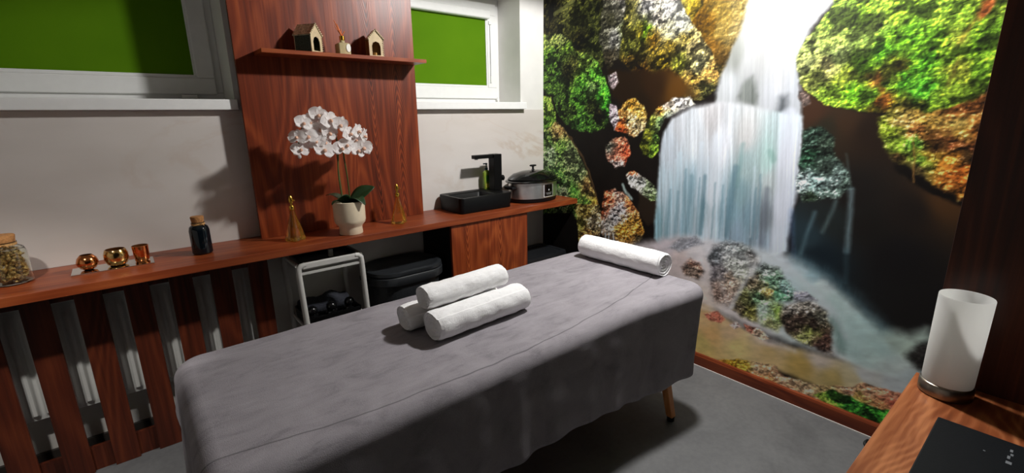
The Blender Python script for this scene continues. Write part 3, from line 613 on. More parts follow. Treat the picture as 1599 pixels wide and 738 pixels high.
co = np.zeros((nv, nu, 3)); co[..., 0] = 0.0; co[..., 1] = -us[None, :] / 1000; co[..., 2] = vs[:, None] / 1000 - vs[0] / 1000
idx = np.arange(nu * nv).reshape(nv, nu)
quads = np.stack([idx[:-1, :-1], idx[1:, :-1], idx[1:, 1:], idx[:-1, 1:]], -1).reshape(-1, 4)
me = bpy.data.meshes.new('wall_mural')
me.vertices.add(nu * nv); me.vertices.foreach_set('co', co.reshape(-1))
me.loops.add(quads.size); me.loops.foreach_set('vertex_index', quads.reshape(-1))
me.polygons.add(len(quads)); me.polygons.foreach_set('loop_start', np.arange(len(quads)) * 4)
me.update(calc_edges=True)
at = me.color_attributes.new('print', 'FLOAT_COLOR', 'POINT')
at.data.foreach_set('color', np.concatenate([lin, np.ones((nv, nu, 1))], -1).reshape(-1).astype(np.float32))
t = NT('printed_wallpaper'); an = t.n('ShaderNodeAttribute'); an.attribute_name = 'print'
t.color(an.outputs['Color']); t.set(Roughness=0.55); t.b.inputs['Specular IOR Level'].default_value = 0.18
mural = bpy.data.objects.new('wall_mural', me); COL.objects.link(mural); me.materials.append(t.m)
mural.location = (XR - 0.001, YB - 0.0005, vs[0] / 1000)
tag(mural, 'photo wallpaper of a forest waterfall over mossy rocks covering the right wall', 'wall mural')
# ================================================================ FURNITURE
# wooden counter along the back wall
tag(MB().box(-1.89, 2.405, 0.904, 2.622, 2.785, 0.941).build('wall_counter', W_X, bevel=0.002),
    'long reddish wooden counter board running along the whole back wall', 'counter')

# slatted radiator screen under it
t = thing('radiator_screen', 'dark wooden slatted screen hiding the white radiator under the counter', 'radiator screen', (-0.3, 2.645, 0))
k = 0
while 0.412 - 0.1655 * k > -1.75:
    x = 0.412 - 0.1655 * k
    MB().box(x, 2.628, 0.0, x + 0.092, 2.646, 0.9035).build('slat', W_SLAT, t, bevel=0.0015); k += 1
MB().box(-1.80, 2.6465, 0.82, 0.504, 2.6645, 0.9035).build('top_rail', W_SLAT, t)
MB().box(-1.80, 2.6465, 0.0, 0.504, 2.6645, 0.118).build('bottom_rail', W_SLAT, t)

# panel radiator
t = thing('radiator', 'white ribbed panel radiator behind the wooden slats', 'radiator', (-0.4, 2.75, 0.28))
m = MB()
x0, x1 = -1.5, 0.40
N = int((x1 - x0) / 0.0055)
prof = []
for i in range(N + 1):
    u = (i * 0.0055) % 0.044
    d = 0.017 * (1 / (1 + math.exp(-(u - 0.010) / 0.0018)) - 1 / (1 + math.exp(-(u - 0.034) / 0.0018)))
    prof.append((x0 + i * (x1 - x0) / N, d))
rows = []
for z, kf, yy in ((0.293, 0, 2.725), (0.295, 0, 2.709), (0.310, 0, 2.706), (0.325, 1, 2.706), (0.60, 1, 2.706), (0.75, 1, 2.706), (0.77, 0, 2.706), (0.79, 0, 2.706), (0.80, 0, 2.710), (0.80, 0, 2.725)):
    rows.append([(x, yy - d * kf, z) for x, d in prof])
m.rings(rows, close=False)
m.build('front_panel', RADW, t, True)
MB().box(x0, 2.728, 0.30, x1, 2.755, 0.79).build('rear_panel', RADW, t, bevel=0.004)
MB().box(x0, 2.704, 0.801, x1, 2.756, 0.812).build('top_grille', RADW, t, bevel=0.003)
for x in (x0 + 0.2, x1 - 0.2): MB().box(x, 2.7555, 0.35, x + 0.04, 2.788, 0.78).build('wall_bracket', RADW, t)
m = MB(); m.tube([(x1 - 0.03, 2.752, 0.30), (x1 + 0.03, 2.752, 0.26), (x1 + 0.03, 2.752, 0.0)], 0.009, 10); m.build('supply_pipe', RADW, t, True)

# tall wood panel with a display shelf
tag(MB().box(0.508, 2.70, 0.942, 1.472, 2.722, 2.739).build('wood_wall_panel', W_V, bevel=0.001),
    'tall reddish wood grain panel standing on the counter between the two windows', 'wall panel')
for x, nm in ((0.56, 'left'), (1.38, 'right')):
    tag(MB().box(x, 2.7225, 0.942, x + 0.04, 2.784, 2.739).build('panel_batten', BLACKM), 'dark spacer batten behind the %s edge of the tall wood panel' % nm, 'batten')
tag(MB().box(0.594, 2.545, 1.857, 1.468, 2.6995, 1.876).build('display_shelf', W_X, bevel=0.001),
    'short reddish wooden shelf on the tall panel carrying small lanterns', 'shelf')

# cabinet under the counter
t = thing('base_cabinet', 'wood grain cabinet with one plain door under the basin', 'cabinet', (1.815, 2.6, 0))
m = MB()
m.box(1.502, 2.442, 0.0, 1.520, 2.78, 0.9035); m.box(2.112, 2.442, 0.0, 2.130, 2.78, 0.9035)
m.box(1.520, 2.442, 0.06, 2.112, 2.78, 0.078); m.box(1.520, 2.77, 0.078, 2.112, 2.78, 0.90); m.box(1.52, 2.46, 0, 2.112, 2.475, 0.06)
m.build('carcass', BLACKM, t)
MB().box(1.504, 2.420, 0.065, 2.128, 2.4405, 0.899).build('door', W_V2, t, bevel=0.0012)

# black storage box in the open bay right of the cabinet
t = thing('storage_box', 'black lidded storage box between cabinet and mural', 'box', (2.37, 2.61, 0))
P = lambda e, z: [(x, y, z) for x, y in rrect(2.16 - e, 2.47 - e, 2.58 + e, 2.76 + e, 0.04)]
MB().rings([P(-.03, 0.0), P(-.02, .02), P(0, .47), P(-.004, .47)], True, True, True).build('body', BLACKM, t, True)
MB().rings([P(.008, .472), P(.010, .50), P(.006, .53), P(-.02, .532), P(-.025, .524), P(-.1, .524)], True, True, True).build('lid', plain('black_lid', (26, 28, 31), 0.42), t, True)

# laundry hamper
HAMP = NT('anthracite_plastic')
v = HAMP.coords((1, 1, 1))
ch = HAMP.n('ShaderNodeTexChecker'); ch.inputs['Scale'].default_value = 70; HAMP.link(HAMP.coords((1, 1, 1), rot=(0, math.radians(45), 0)), ch.inputs['Vector'])
HAMP.color(HAMP.ramp(HAMP.noise(v, 20, 2), [(0.3, srgb(34, 37, 40)), (0.7, srgb(40, 43, 46))]))
HAMP.set(Roughness=0.45); HAMP.bump(ch.outputs['Fac'], 0.6, 0.004)
HLID = plain('anthracite_lid', (38, 41, 44), 0.42, var=0.04)
t = thing('laundry_hamper', 'anthracite woven plastic laundry hamper with lid between trolley and cabinet', 'hamper', (1.235, 2.58, 0))
P = lambda e, z, r=0.15: [(x, y, z) for x, y in rrect(1.00 - e, 2.405 - e, 1.475 + e, 2.765 + e, r, 10)]
MB().rings([P(-.05, 0.0), P(-.045, .015), P(-.012, .60), P(-.012, .615)], True, True, True).build('basket', HAMP.m, t, True)
m = MB().rings([P(.0, .605), P(.004, .61), P(.004, .650), P(.0, .656)], True, True, True)
m.build('rim', HLID, t, True)
m = MB().rings([P(-.002, .658), P(.002, .664), P(.0, .682), P(-.012, .688), P(-.022, .684), P(-.03, .678), P(-.08, .674, .10), P(-.14, .673, .03)], True, True, True)
m.build('lid', HLID, t, True)
for x in (0.985, 1.455):
    MB().box(x, 2.53, 0.615, x + 0.035, 2.64, 0.645).build('grip', BLACKM, t, bevel=0.006)

# white trolley
TW = plain('white_trolley_plastic', (205, 203, 198), 0.4, var=0.03)
TRAY = plain('black_tray', (16, 16, 17), 0.28, var=0.1)
t = thing('trolley', 'white framed trolley with black trays under the counter', 'trolley', (0.77, 2.6, 0))
for y in (2.452, 2.735):
    m = MB()
    m.tube([(0.628, y, 0.06), (0.605, y, 0.778), (0.607, y, 0.813), (0.620, y, 0.826), (0.64, y, 0.830)], 0.0145, 10)
    m.build('post', TW, t, True)
    m = MB()
    m.tube([(0.955, y, 0.06), (0.936, y, 0.778), (0.934, y, 0.813), (0.920, y, 0.826), (0.90, y, 0.830)], 0.0145, 10)
    m.build('post', TW, t, True)
    MB().box(0.622, y - 0.011, 0.807, 0.918, y + 0.011, 0.841).build('top_bar', TW, t, bevel=0.006)
    MB().box(0.615, y - 0.004, 0.778, 0.925, y + 0.004, 0.790).build('rail', TW, t)
for x in (0.604, 0.937):
    MB().tube([(x, 2.46, 0.826), (x, 2.73, 0.826)], 0.011, 8).build('side_bar', TW, t, True)
    MB().tube([(x + (.012 if x < .8 else -.0), 2.46, 0.47), (x + (.012 if x < .8 else 0), 2.73, 0.47)], 0.007, 8).build('side_bar', TW, t, True)
def tray(z, h):
    m = MB(); a, b, c, d = 0.624, 0.920, 2.466, 2.722
    m.rings([[(x, y, zz) for x, y in rrect(a + e, c + e, b - e, d - e, 0.02, 4)] for e, zz in ((0.004, z), (0, z + h), (0.006, z + h), (0.010, z + 0.006))], True, True, True)
    return m
tray(0.810, 0.030).build('tray', TRAY, t, True)
tray(0.465, 0.06).build('tray', TRAY, t, True)
tray(0.14, 0.06).build('tray', TRAY, t, True)
for x in (0.63, 0.953):
    for y in (2.452, 2.735):
        m = MB(); m.prism([(y + 0.028 * math.cos(a * PI / 8), 0.028 + 0.028 * math.sin(a * PI / 8)) for a in range(16)], 'x', x - 0.01, x + 0.01)
        m.box(x - 0.012, y - 0.012, 0.04, x + 0.012, y + 0.012, 0.066)
        m.build('caster', BLACKM, t, True)
tag(MB().box(0.800, 2.56, 0.8165, 0.822, 2.582, 0.857).build('small_carton', plain('white_carton', (225, 222, 218), 0.5), bevel=0.001),
    'small white carton standing in the top trolley tray', 'carton')
# things on the trolley's middle tray
m = MB(); rr = []
for i in range(25):
    x = 0.64 + 0.262 * i / 24
    cx, h = 2.655, 0.052 + 0.010 * math.sin(i * 0.5) * (i / 24)
    e = 0.92 if i in (0, 24) else 1.0
    rr.append([(x, cx + 0.062 * e * math.cos(a * PI / 12), 0.4715 + h * (1 + e * math.sin(a * PI / 12) * (1 + .03 * math.sin(i * 2.1 + a)))) for a in range(24)])
m.rings(rr, True, True, True)
DT = plain('dark_towel', (44, 46, 54), 0.95, var=0.25, vscale=120, bump=0.8)
tag(m.build('dark_towel', DT, None, True), 'dark grey rolled towel lying in the middle trolley tray', 'towel')
b0 = None
for i, (x, nm) in enumerate(((0.665, 'left-hand'), (0.768, 'middle'), (0.868, 'right-hand'))):
    if b0 is None:
        b0 = thing('black_jar', '', 'jar', (x, 2.522, 0.4715), 'black jars in the trolley tray')
        MB().lathe([(0.026, 0), (0.034, 0.006), (0.036, 0.035), (0.030, 0.052), (0.022, 0.056)], (0, 0, 0), 28).build('body', BLACKG, b0, True, world=False)
        MB().lathe([(0.020, 0.056), (0.026, 0.064), (0.028, 0.076), (0.024, 0.090), (0.014, 0.099), (0.004, 0.102)], (0, 0, 0), 28).build('lid', plain('black_ball_lid', (14, 14, 15), 0.2), b0, True, world=False)
        b = b0
    else:
        b = copy_tree(b0)
    b.location = (x, 2.522, 0.4715)
    b['label'] = '%s of three glossy black jars in the trolley tray' % nm

# ---------------------------------------------------------------- massage table and blanket
t = thing('massage_table', 'massage table with beech wood legs under the grey blanket', 'massage table', (1.06, 1.5, 0))
VIN = plain('black_vinyl', (24, 22, 22), 0.4)
m = MB(); m.rings([[(x, y, z) for x, y in rrect(0.07 - e, 1.17 - e, 2.06 + e, 1.90 + e, 0.09)] for e, z in ((-.02, .61), (0, .625), (0, .665), (-.03, .70), (-.06, .712))], True, True, True)
m.build('cushion', VIN, t, True)
MB().box(0.058, 1.66, 0.30, 0.066, 1.90, 0.615).build('side_flap', VIN, t, bevel=0.003)
m = MB(); m.box(0.12, 1.19, 0.53, 2.01, 1.215, 0.61); m.box(0.12, 1.835, 0.53, 2.01, 1.86, 0.61); m.box(0.12, 1.215, 0.53, 0.145, 1.835, 0.61); m.box(1.985, 1.215, 0.53, 2.01, 1.835, 0.61)
m.build('apron', W_LEG, t)
for x, dx in ((1.955, 0.035), (0.175, -0.035)):
    for y in (1.235, 1.815):
        yy = y + (-0.095 if y < 1.5 else 0.055)
        m = MB(); rr = []
        for f in (0, 1):
            px, py, pz = x + dx * f, y + (yy - y) * f, 0.53 - 0.505 * f
            h = 0.023 - 0.005 * f
            rr.append([(px - h, py - h, pz), (px + h, py - h, pz), (px + h, py + h, pz), (px - h, py + h, pz)])
        m.rings(rr, True, True, True)
        L = m.build('leg', W_LEG, t, bevel=0.004)
        MB().lathe([(0.016, 0.0), (0.019, 0.004), (0.019, 0.025)], (x + dx, yy, 0.0), 16).build('rubber_foot', BLACKM, L, True)
for x in (1.965, 0.145): MB().box(x, 1.225, 0.36, x + 0.02, 1.82, 0.39).build('stretcher', W_LEG, t)

def blanket():
    X0, X1, Y0, Y1, RC, ZT_ = 0.015, 2.165, 1.075, 1.965, 0.10, 0.732
    per = rrect(X0, Y0, X1, Y1, RC, 26)
    # resample the outline evenly
    P = [Vector((p[0], p[1], 0)) for p in per]; P.append(P[0])
    L = [0]
    for a, b in zip(P[:-1], P[1:]): L.append(L[-1] + (b - a).length)
    NU = 420; pts = []; j = 0
    for i in range(NU):
        s = L[-1] * i / NU
        while L[j + 1] < s: j += 1
        f = (s - L[j]) / max(1e-9, L[j + 1] - L[j]); pts.append(P[j].lerp(P[j + 1], f))
    for q in pts:
        if q.y < 1.3:
            f = max(0.0, min(1.0, (2.12 - q.x) / 0.55)); q.y += 0.045 * f * f * (3 - 2 * f) * (1.3 - q.y) / 0.225
    nor = []
    for i in range(NU):
        d = pts[(i + 2) % NU] - pts[i - 2]; nor.append(Vector((d.y, -d.x, 0)).normalized())
    rings = []
    NT_ = 44; RE = 0.055
    def ztop(x, y):
        q = Vector((x * 3.0, y * 4.5, 0.3)); n = mnoise.noise(q) * 0.004 + mnoise.noise(q * 3.1) * 0.002
        return ZT_ + n
    for r in range(1, NT_ + 1):                     # top
        f = 1 - (1 - r / NT_) ** 1.6
        ring = []
        for p, n in zip(pts, nor):
            e = p - n * RE
            c = Vector((min(max(p.x, 0.45), 1.65), 1.505, 0))
            q = c.lerp(e, f); ring.append(Vector((q.x, q.y, ztop(q.x, q.y))))
        rings.append(ring)
    for k_ in range(1, 13):                         # rounded edge
        a = PI / 2 * k_ / 12; ring = []
        for p, n in zip(pts, nor):
            e = p - n * RE
            q = e + n * (RE * math.sin(a)); ring.append(Vector((q.x, q.y, ztop(e.x, e.y) - RE * (1 - math.cos(a)))))
        rings.append(ring)
    NS = 26
    def hem(p):
        z = 0.270 + 0.012 * mnoise.noise(Vector((p.x * 2.2, p.y * 2.2, 9)))
        z += 0.07 * max(0, min(1, (1.9 - p.x) / 0.9)) * (1 if p.y < 1.5 else 0.2)
        f = max(0.0, min(1.0, (p.y - 1.55) / 0.36)) * max(0.0, min(1.0, (0.5 - p.x) / 0.3))
        z = z * (1 - f) + (0.56 + 0.03 * mnoise.noise(Vector((p.x * 22, p.y * 22, 4)))) * f
        return z
    for k_ in range(1, NS + 1):
        f = k_ / NS; ring = []
        for i, (p, n) in enumerate(zip(pts, nor)):
            zb = ZT_ - RE; z = zb + (hem(p) - zb) * f
            s = i / NU * L[-1]
            fold = 0.011 * mnoise.noise(Vector((s * 5.5, 0.4, 0))) + 0.006 * math.sin(s * 34 + 3 * mnoise.noise(Vector((s * 2, 5, 0))))
            corner = 1.0 + 1.6 * math.exp(-(((abs(p.x - 1.065) - 1.0) / 0.12) ** 2)) * math.exp(-(((abs(p.y - 1.505) - 0.42) / 0.14) ** 2))
            q = p + n * ((0.010 - 0.034 * max(0.0, min(1.0, (p.x - 2.0) / 0.15))) * f + fold * corner * f ** 1.2 + 0.004 * mnoise.noise(Vector((s * 9, z * 9, 2))))
            ring.append(Vector((q.x, q.y, z)))
        rings.append(ring)
    m = MB(); m.rings(rings, True)
    b = m.build('blanket', BLANKET, None, True)
    # close the middle of the top
    me = b.data; bm = bmesh.new(); bm.from_mesh(me)
    ed = [e for e in bm.edges if e.is_boundary and all(v.co.z > 0.3 for v in e.verts)]
    bmesh.ops.holes_fill(bm, edges=ed, sides=0)
    bmesh.ops.remove_doubles(bm, verts=bm.verts[:], dist=0.0004)
    bmesh.ops.recalc_face_normals(bm, faces=bm.faces[:]); bm.to_mesh(me); bm.free()
    for p in me.polygons: p.use_smooth = True
    md = b.modifiers.new('thick', 'SOLIDIFY'); md.thickness = 0.005; md.offset = -1
    return tag(b, 'dark grey plush blanket draped over the massage table', 'blanket')
blanket()

# rolled towels
def towel(name, label, a, b, r, seed, sq=0.9):
    a, b = Vector(a), Vector(b); d = (b - a); Ln = d.length; d.normalize()
    side = d.cross(Vector((0, 0, 1))).normalized(); up = Vector((0, 0, 1))
    m = MB(); rings = []; S = 72; rs = random.Random(seed); ph = rs.random() * 6
    def sect(u, k, ext):
        ring = []
        for i in range(S):
            th = 2 * PI * i / S
            lap = ((th - ph) % (2 * PI)) / (2 * PI)
            rr = r * (0.90 + 0.10 * lap) * k
            n = mnoise.noise(Vector((math.cos(th) * 1.5 + seed, math.sin(th) * 1.5, u * 9))) * 0.0035 + mnoise.noise(Vector((math.cos(th) * 6 + seed, math.sin(th) * 6, u * 40))) * 0.0018
            rr += n * k
            x, y = rr * math.cos(th), rr * math.sin(th) * sq
            y = max(y, -r * 0.80)                    # resting flat
            yy = y + r * 0.80
            off = ext
            if k < 0.99:                             # rolled end: spiral groove
                off += 0.006 * math.sin(2 * PI * (k * 4.2) - th) * (1 if ext >= 0 else 1)
            p = a + d * (u * Ln + off) + side * x + up * yy
            ring.append(p)
        return ring
    ks = [0.03] + [i / 22 for i in range(2, 22)]
    for k in ks: rings.append([p for p in sect(0, k, -0.004 + 0.010 * (1 - k))])
    rings.append(sect(0, 0.955, -0.002)); rings.append(sect(0, 0.99, 0.004))
    for i in range(1, 40): rings.append(sect(i / 40, 1.0, 0))
    rings.append(sect(1, 0.99, -0.004)); rings.append(sect(1, 0.955, 0.002))
    for k in reversed(ks): rings.append(sect(1, k, 0.004 - 0.010 * (1 - k)))
    m.rings(rings, True, True, True)
    return tag(m.build(name, TOWEL, None, True), label, 'towel', 'rolled white towels')
ZB = 0.7355
towel('rolled_towel', 'rolled white towel lowest in front of the three stacked towels', (0.805, 1.455, ZB), (1.255, 1.478, ZB), 0.068, 1.0)
towel('rolled_towel', 'rolled white towel at the back of the stack, mostly hidden', (0.765, 1.605, ZB), (1.20, 1.63, ZB), 0.062, 2.3)
towel('rolled_towel', 'rolled white towel lying on top of the two others', (0.815, 1.530, ZB + 0.096), (1.205, 1.553, ZB + 0.096), 0.056, 4.1)
towel('rolled_towel', 'rolled white towel lying alone across the mural end of the table', (2.075, 1.825, ZB), (2.085, 1.300, ZB), 0.074, 6.6)
# ================================================================ THINGS ON THE COUNTER
ZK = 0.9415
# ---- orchid
t = thing('potted_orchid', 'white artificial moth orchid in a beige footed pot', 'plant', (0.915, 2.505, ZK))
POT = plain('beige_ceramic', (232, 215, 186), 0.35, var=0.04)
pot = MB().lathe([(0.060, 0.0), (0.062, 0.004), (0.060, 0.036), (0.064, 0.046), (0.078, 0.062), (0.0825, 0.078), (0.0835, 0.178), (0.079, 0.180), (0.075, 0.174), (0.074, 0.150), (0.0, 0.15)], (0, 0, 0), 40, capt=False).build('pot', POT, t, True, world=False)
MB().lathe([(0.0, 0.152), (0.04, 0.158), (0.0735, 0.152)], (0, 0, 0), 24, capb=False, capt=False).build('moss', plain('pot_moss', (52, 50, 26), 0.9, var=0.4, vscale=90, bump=0.8), t, True, world=False)
LEAF = plain('orchid_leaf', (30, 56, 28), 0.35, var=0.15, vscale=14)
def leaf(base, tip, width, sag, roll=0.0, mat=LEAF, name='leaf', parent=t):
    base, tip = Vector(base), Vector(tip); d = tip - base; s = d.cross(Vector((0, 0, 1))).normalized(); s = (s + roll * s.cross(d).normalized()).normalized(); m = MB(); rr = []
    for i in range(13):
        f = i / 12; w_ = width * (math.sin(PI * (0.08 + 0.92 * f) ** 0.85) ** 0.8 if f < 1 else 0.02)
        c = base + d * f + Vector((0, 0, sag * math.sin(PI * f)))
        up = Vector((0, 0, 1))
        rr.append([c + s * (w_ * q) + up * (0.22 * w_ * abs(q)) for q in (-1, -.6, -.2, 0, .2, .6, 1)])
    m.rings(rr, False)
    o = m.build(name, mat, parent, True)
    md = o.modifiers.new('thick', 'SOLIDIFY'); md.thickness = 0.002
    return o
leaf((0.925, 2.50, 1.105), (1.050, 2.455, 1.188), 0.042, 0.012, -0.9)
leaf((0.915, 2.49, 1.105), (0.800, 2.43, 1.122), 0.040, 0.030, -0.5)
leaf((0.92, 2.49, 1.105), (0.965, 2.395, 1.105), 0.040, 0.034)
leaf((0.91, 2.52, 1.105), (0.83, 2.60, 1.150), 0.036, 0.02)
STEM = plain('orchid_stem', (74, 82, 34), 0.5, var=0.15)
def bez(pts, n=18):
    out = []; P = [Vector(p) for p in pts]
    P = [P[0]] + P + [P[-1]]
    for i in range(1, len(P) - 2):
        for k in range(n):
            u = k / n; a, b, c, d = P[i - 1], P[i], P[i + 1], P[i + 2]
            out.append(0.5 * ((2 * b) + (c - a) * u + (2 * a - 5 * b + 4 * c - d) * u * u + (3 * b - a - 3 * c + d) * u ** 3))
    out.append(P[-2]); return out
s1 = [(0.885, 2.50, 1.10), (0.876, 2.50, 1.27), (0.885, 2.495, 1.42), (0.860, 2.49, 1.525), (0.79, 2.485, 1.555), (0.71, 2.48, 1.50), (0.685, 2.475, 1.42)]
s2 = [(0.926, 2.505, 1.10), (0.921, 2.50, 1.25), (0.912, 2.495, 1.38), (0.93, 2.49, 1.45), (0.98, 2.485, 1.475), (1.025, 2.48, 1.44), (1.035, 2.475, 1.39)]
MB().tube(bez(s1), 0.0042, 8).build('stem', STEM, t, True); MB().tube(bez(s2), 0.0042, 8).build('stem', STEM, t, True)
MB().tube(bez([(0.893, 2.515, 1.10), (0.886, 2.515, 1.25), (0.880, 2.51, 1.38)]), 0.0022, 6).build('support_cane', plain('cane', (92, 84, 44), 0.6), t, True)
PETAL = thin('orchid_petal', (246, 242, 240), 0.42, 0.55)
LIPM = plain('orchid_lip', (220, 172, 146), 0.5, var=0.3, vscale=160)
def petal(m, ang, ln, wd, cup, basew=0.25):
    rr = []
    ca, sa = math.cos(ang), math.sin(ang)
    for i in range(9):
        f = i / 8; w_ = wd * (basew * (1 - f) + math.sin(PI * min(1, (f * 0.86 + 0.07))) ** 0.75)
        if i == 8: w_ = wd * 0.25
        row = []
        for q in (-1, -.66, -.33, 0, .33, .66, 1):
            u, v = f * ln, q * w_ * 0.5
            z = cup * math.sin(f * PI * 0.9) * 0.5 + 0.12 * wd * (1 - q * q) - 0.25 * cup * f * f
            row.append(Vector((u * ca - v * sa, z, u * sa + v * ca)))
        rr.append(row)
    m.rings(rr, False)
# a flower faces -Y in its own frame
fm = MB()
for a in (PI / 2, PI / 2 + 2.2, PI / 2 - 2.2): petal(fm, a, 0.040, 0.026, -0.006)
for a in (0.18, PI - 0.18): petal(fm, a, 0.045, 0.048, -0.012, 0.35)
lm = MB()
lm.lathe([(0.003, 0.0), (0.0075, 0.006), (0.008, 0.012), (0.004, 0.018)], (0, 0, 0), 10)
lm.rot(Matrix.Rotation(PI / 2 + 0.5, 3, 'X'))
l2 = MB(); petal(l2, -PI / 2, 0.022, 0.018, -0.016)
F = [(0.796, 1.571), (0.751, 1.537), (0.841, 1.545), (0.892, 1.522), (0.679, 1.467), (0.731, 1.468), (0.795, 1.501), (0.838, 1.484), (0.769, 1.445), (0.807, 1.440), (0.799, 1.401), (0.690, 1.407), (0.715, 1.533),
     (0.938, 1.474), (0.991, 1.486), (0.976, 1.439), (1.032, 1.461), (1.010, 1.402), (0.918, 1.418), (0.889, 1.403), (0.978, 1.388)]
rs = random.Random(11); f0 = None
for i, (x, z) in enumerate(F):
    y = 2.472 + rs.uniform(-0.028, 0.022)
    if f0 is None:
        f0 = fm.build('flower', PETAL, t, True, world=False)
        lp = lm.build('lip', LIPM, f0, True, world=False)
        f = f0
    else:
        f = copy_tree(f0, t)
    f.location = Vector((x, y, z)) - t.location
    side = (x - 0.86) * 3.2
    f.rotation_euler = (rs.uniform(-0.35, 0.25), rs.uniform(-0.4, 0.4), side * 0.6 + rs.uniform(-0.45, 0.45) + 0.12)
    s_ = rs.uniform(0.98, 1.20); f.scale = (s_, s_, s_)
# buds at the tips of the sprays
for c in ((0.672, 2.47, 1.395), (0.684, 2.468, 1.375), (1.040, 2.47, 1.375), (1.052, 2.475, 1.405), (0.664, 2.475, 1.425)):
    MB().ball(c, 0.009, 10, 1.35).build('bud', PETAL, t, True)
l2.bm.free()

# ---- two gold spray bottles
AMB = glass('amber_glass', (246, 190, 84), 0.06); AMB.node_tree.nodes['Principled BSDF'].inputs['Transmission Weight'].default_value = 0.93
GOLD = plain('gold_metal', (212, 168, 70), 0.22, 1.0)
def spray(loc, label, rz):
    t = thing('spray_bottle', label, 'bottle', loc, 'gold spray bottles beside the orchid')
    P = lambda h, z, r: [(x, y, z) for x, y in rrect(-h, -h, h, h, r, 4)]
    MB().rings([P(.034, 0, .008), P(.038, .004, .010), P(.037, .012, .010), P(.030, .060, .012), P(.019, .110, .012), P(.012, .142, .010), P(.010, .158, .009)], True, True, True).build('body', AMB, t, True, world=False)
    MB().lathe([(.0125, .158), (.0135, .160), (.0135, .178), (.0115, .182)], (0, 0, 0), 20).build('collar', GOLD, t, True, world=False)
    m = MB(); m.lathe([(.006, .182), (.006, .196), (.0105, .198), (.0115, .214), (.009, .226), (.004, .234)], (0, 0, 0), 18)
    m.tube([(0, -.004, .208), (0, -.022, .210)], .0035, 8)
    m.build('pump', GOLD, t, True, world=False)
    t.rotation_euler = (0, 0, rz); return t
spray((0.638, 2.553, ZK), 'gold spray bottle on the counter left of the orchid pot', 0.5)
spray((1.225, 2.553, ZK), 'gold spray bottle on the counter right of the orchid pot', 0.75)

# ---- corked jars
CORK = plain('cork', (170, 118, 66), 0.8, var=0.25, vscale=120, bump=0.4)
TWINE = plain('twine', (196, 150, 92), 0.9, var=0.2, vscale=200, bump=0.5)
def corked(name, label, loc, r, h, mat, wall):
    t = thing(name, label, 'jar', loc)
    MB().lathe([(r * .86, 0), (r, .006), (r * 1.0, h * .74), (r * .9, h * .86), (r * .58, h * .93), (r * .55, h * .97), (r * .66, h * .985), (r * .66, h)] + ([] if not wall else [(r * .50, h), (r * .50, h * .93), (r * .84, h * .85), (r * .94, h * .73), (r * .93, .008), (r * .5, .005)]), (0, 0, 0), 36).build('body', mat, t, True, world=False)
    MB().lathe([(r * .52, h), (r * .60, h + .001), (r * .66, h + .024), (r * .62, h + .028)], (0, 0, 0), 24).build('cork', CORK, t, True, world=False)
    m = MB()
    for k in range(3): m.tube([(r * .62 * math.cos(a * PI / 12), r * .62 * math.sin(a * PI / 12), h * .935 + .003 * k) for a in range(25)], .0022, 6)
    m.tube([(0, -r * .62, h * .94), (-.01, -r * .72, h * .99), (-.022, -r * .7, h * .93), (-.004, -r * .64, h * .94)], .0018, 6)
    m.tube([(0, -r * .62, h * .94), (.012, -r * .72, h * .98), (.020, -r * .7, h * .91)], .0018, 6)
    m.build('twine', TWINE, t, True, world=False)
    return t
corked('corked_jar', 'dark blue black glass jar with cork stopper beside the wood panel', (0.232, 2.60, ZK), 0.042, 0.150, plain('dark_glass', (10, 18, 24), 0.08), False)
t = corked('corked_jar', 'clear glass jar of bronze pebbles with cork stopper at the left end of the counter', (-0.405, 2.615, ZK), 0.062, 0.165, glass('clear_glass', (244, 247, 240), 0.02), True)
# pebbles inside the jar: a packed mass nobody could count
PEB = plain('bronze_pebbles', (206, 176, 116), 0.28, 0.6, var=0.5, vscale=60)
m = MB(); rs = random.Random(5)
for i in range(460):
    a = rs.uniform(0, 2 * PI); z = rs.uniform(0.012, 0.136)
    lim = 0.046 if z < 0.118 else 0.038
    rr = lim * (rs.random() ** 0.35)
    r_ = rs.uniform(0.005, 0.0085)
    mm = Matrix.Rotation(rs.uniform(0, 6), 3, Vector((rs.random(), rs.random(), rs.random() + .01)).normalized())
    c = Vector((-0.405 + rr * math.cos(a), 2.615 + rr * math.sin(a), ZK + z))
    rings = []
    for k in range(5):
        ph = PI * (k + 0.02) / 4.02
        rings.append([c + mm @ Vector((r_ * 1.3 * math.sin(ph) * math.cos(q * PI / 3), r_ * math.sin(ph) * math.sin(q * PI / 3), r_ * .6 * math.cos(ph))) for q in range(6)])
    m.rings(rings, True)
tag(m.build('pebbles', PEB, None, True), 'bronze pebbles filling the clear corked jar', 'pebbles', kind='stuff')

# ---- mirror tray with candle holders
MIR = plain('mirror', (225, 228, 226), 0.04, 1.0, var=0.01)
t = thing('mirror_tray', 'rectangular mirror tray under three copper candle holders', 'tray', (-0.095, 2.61, ZK))
MB().box(-.138, -.062, 0, .138, .062, .006).build('mirror_plate', MIR, t, world=False, bevel=0.001)
COP = plain('copper_mercury_glass', (226, 142, 84), 0.13, 1.0, var=0.25, vscale=40, bump=0.12)
COPG = plain('gold_mercury_glass', (222, 178, 112), 0.12, 1.0, var=0.35, vscale=70, bump=0.35)
COPI = plain('copper_inside', (120, 70, 34), 0.35, 0.7)
zt = ZK + 0.0065
def holder(label, x, y, prof, inner, mat, seg=32):
    t = thing('candle_holder', label, 'candle holder', (x, y, zt), 'copper candle holders on the mirror tray')
    MB().lathe(prof, (0, 0, 0), seg, capt=False).build('cup', mat, t, True, world=False)
    MB().lathe(inner, (0, 0, 0), seg, capb=False, capt=True).build('inside', COPI, t, True, world=False)
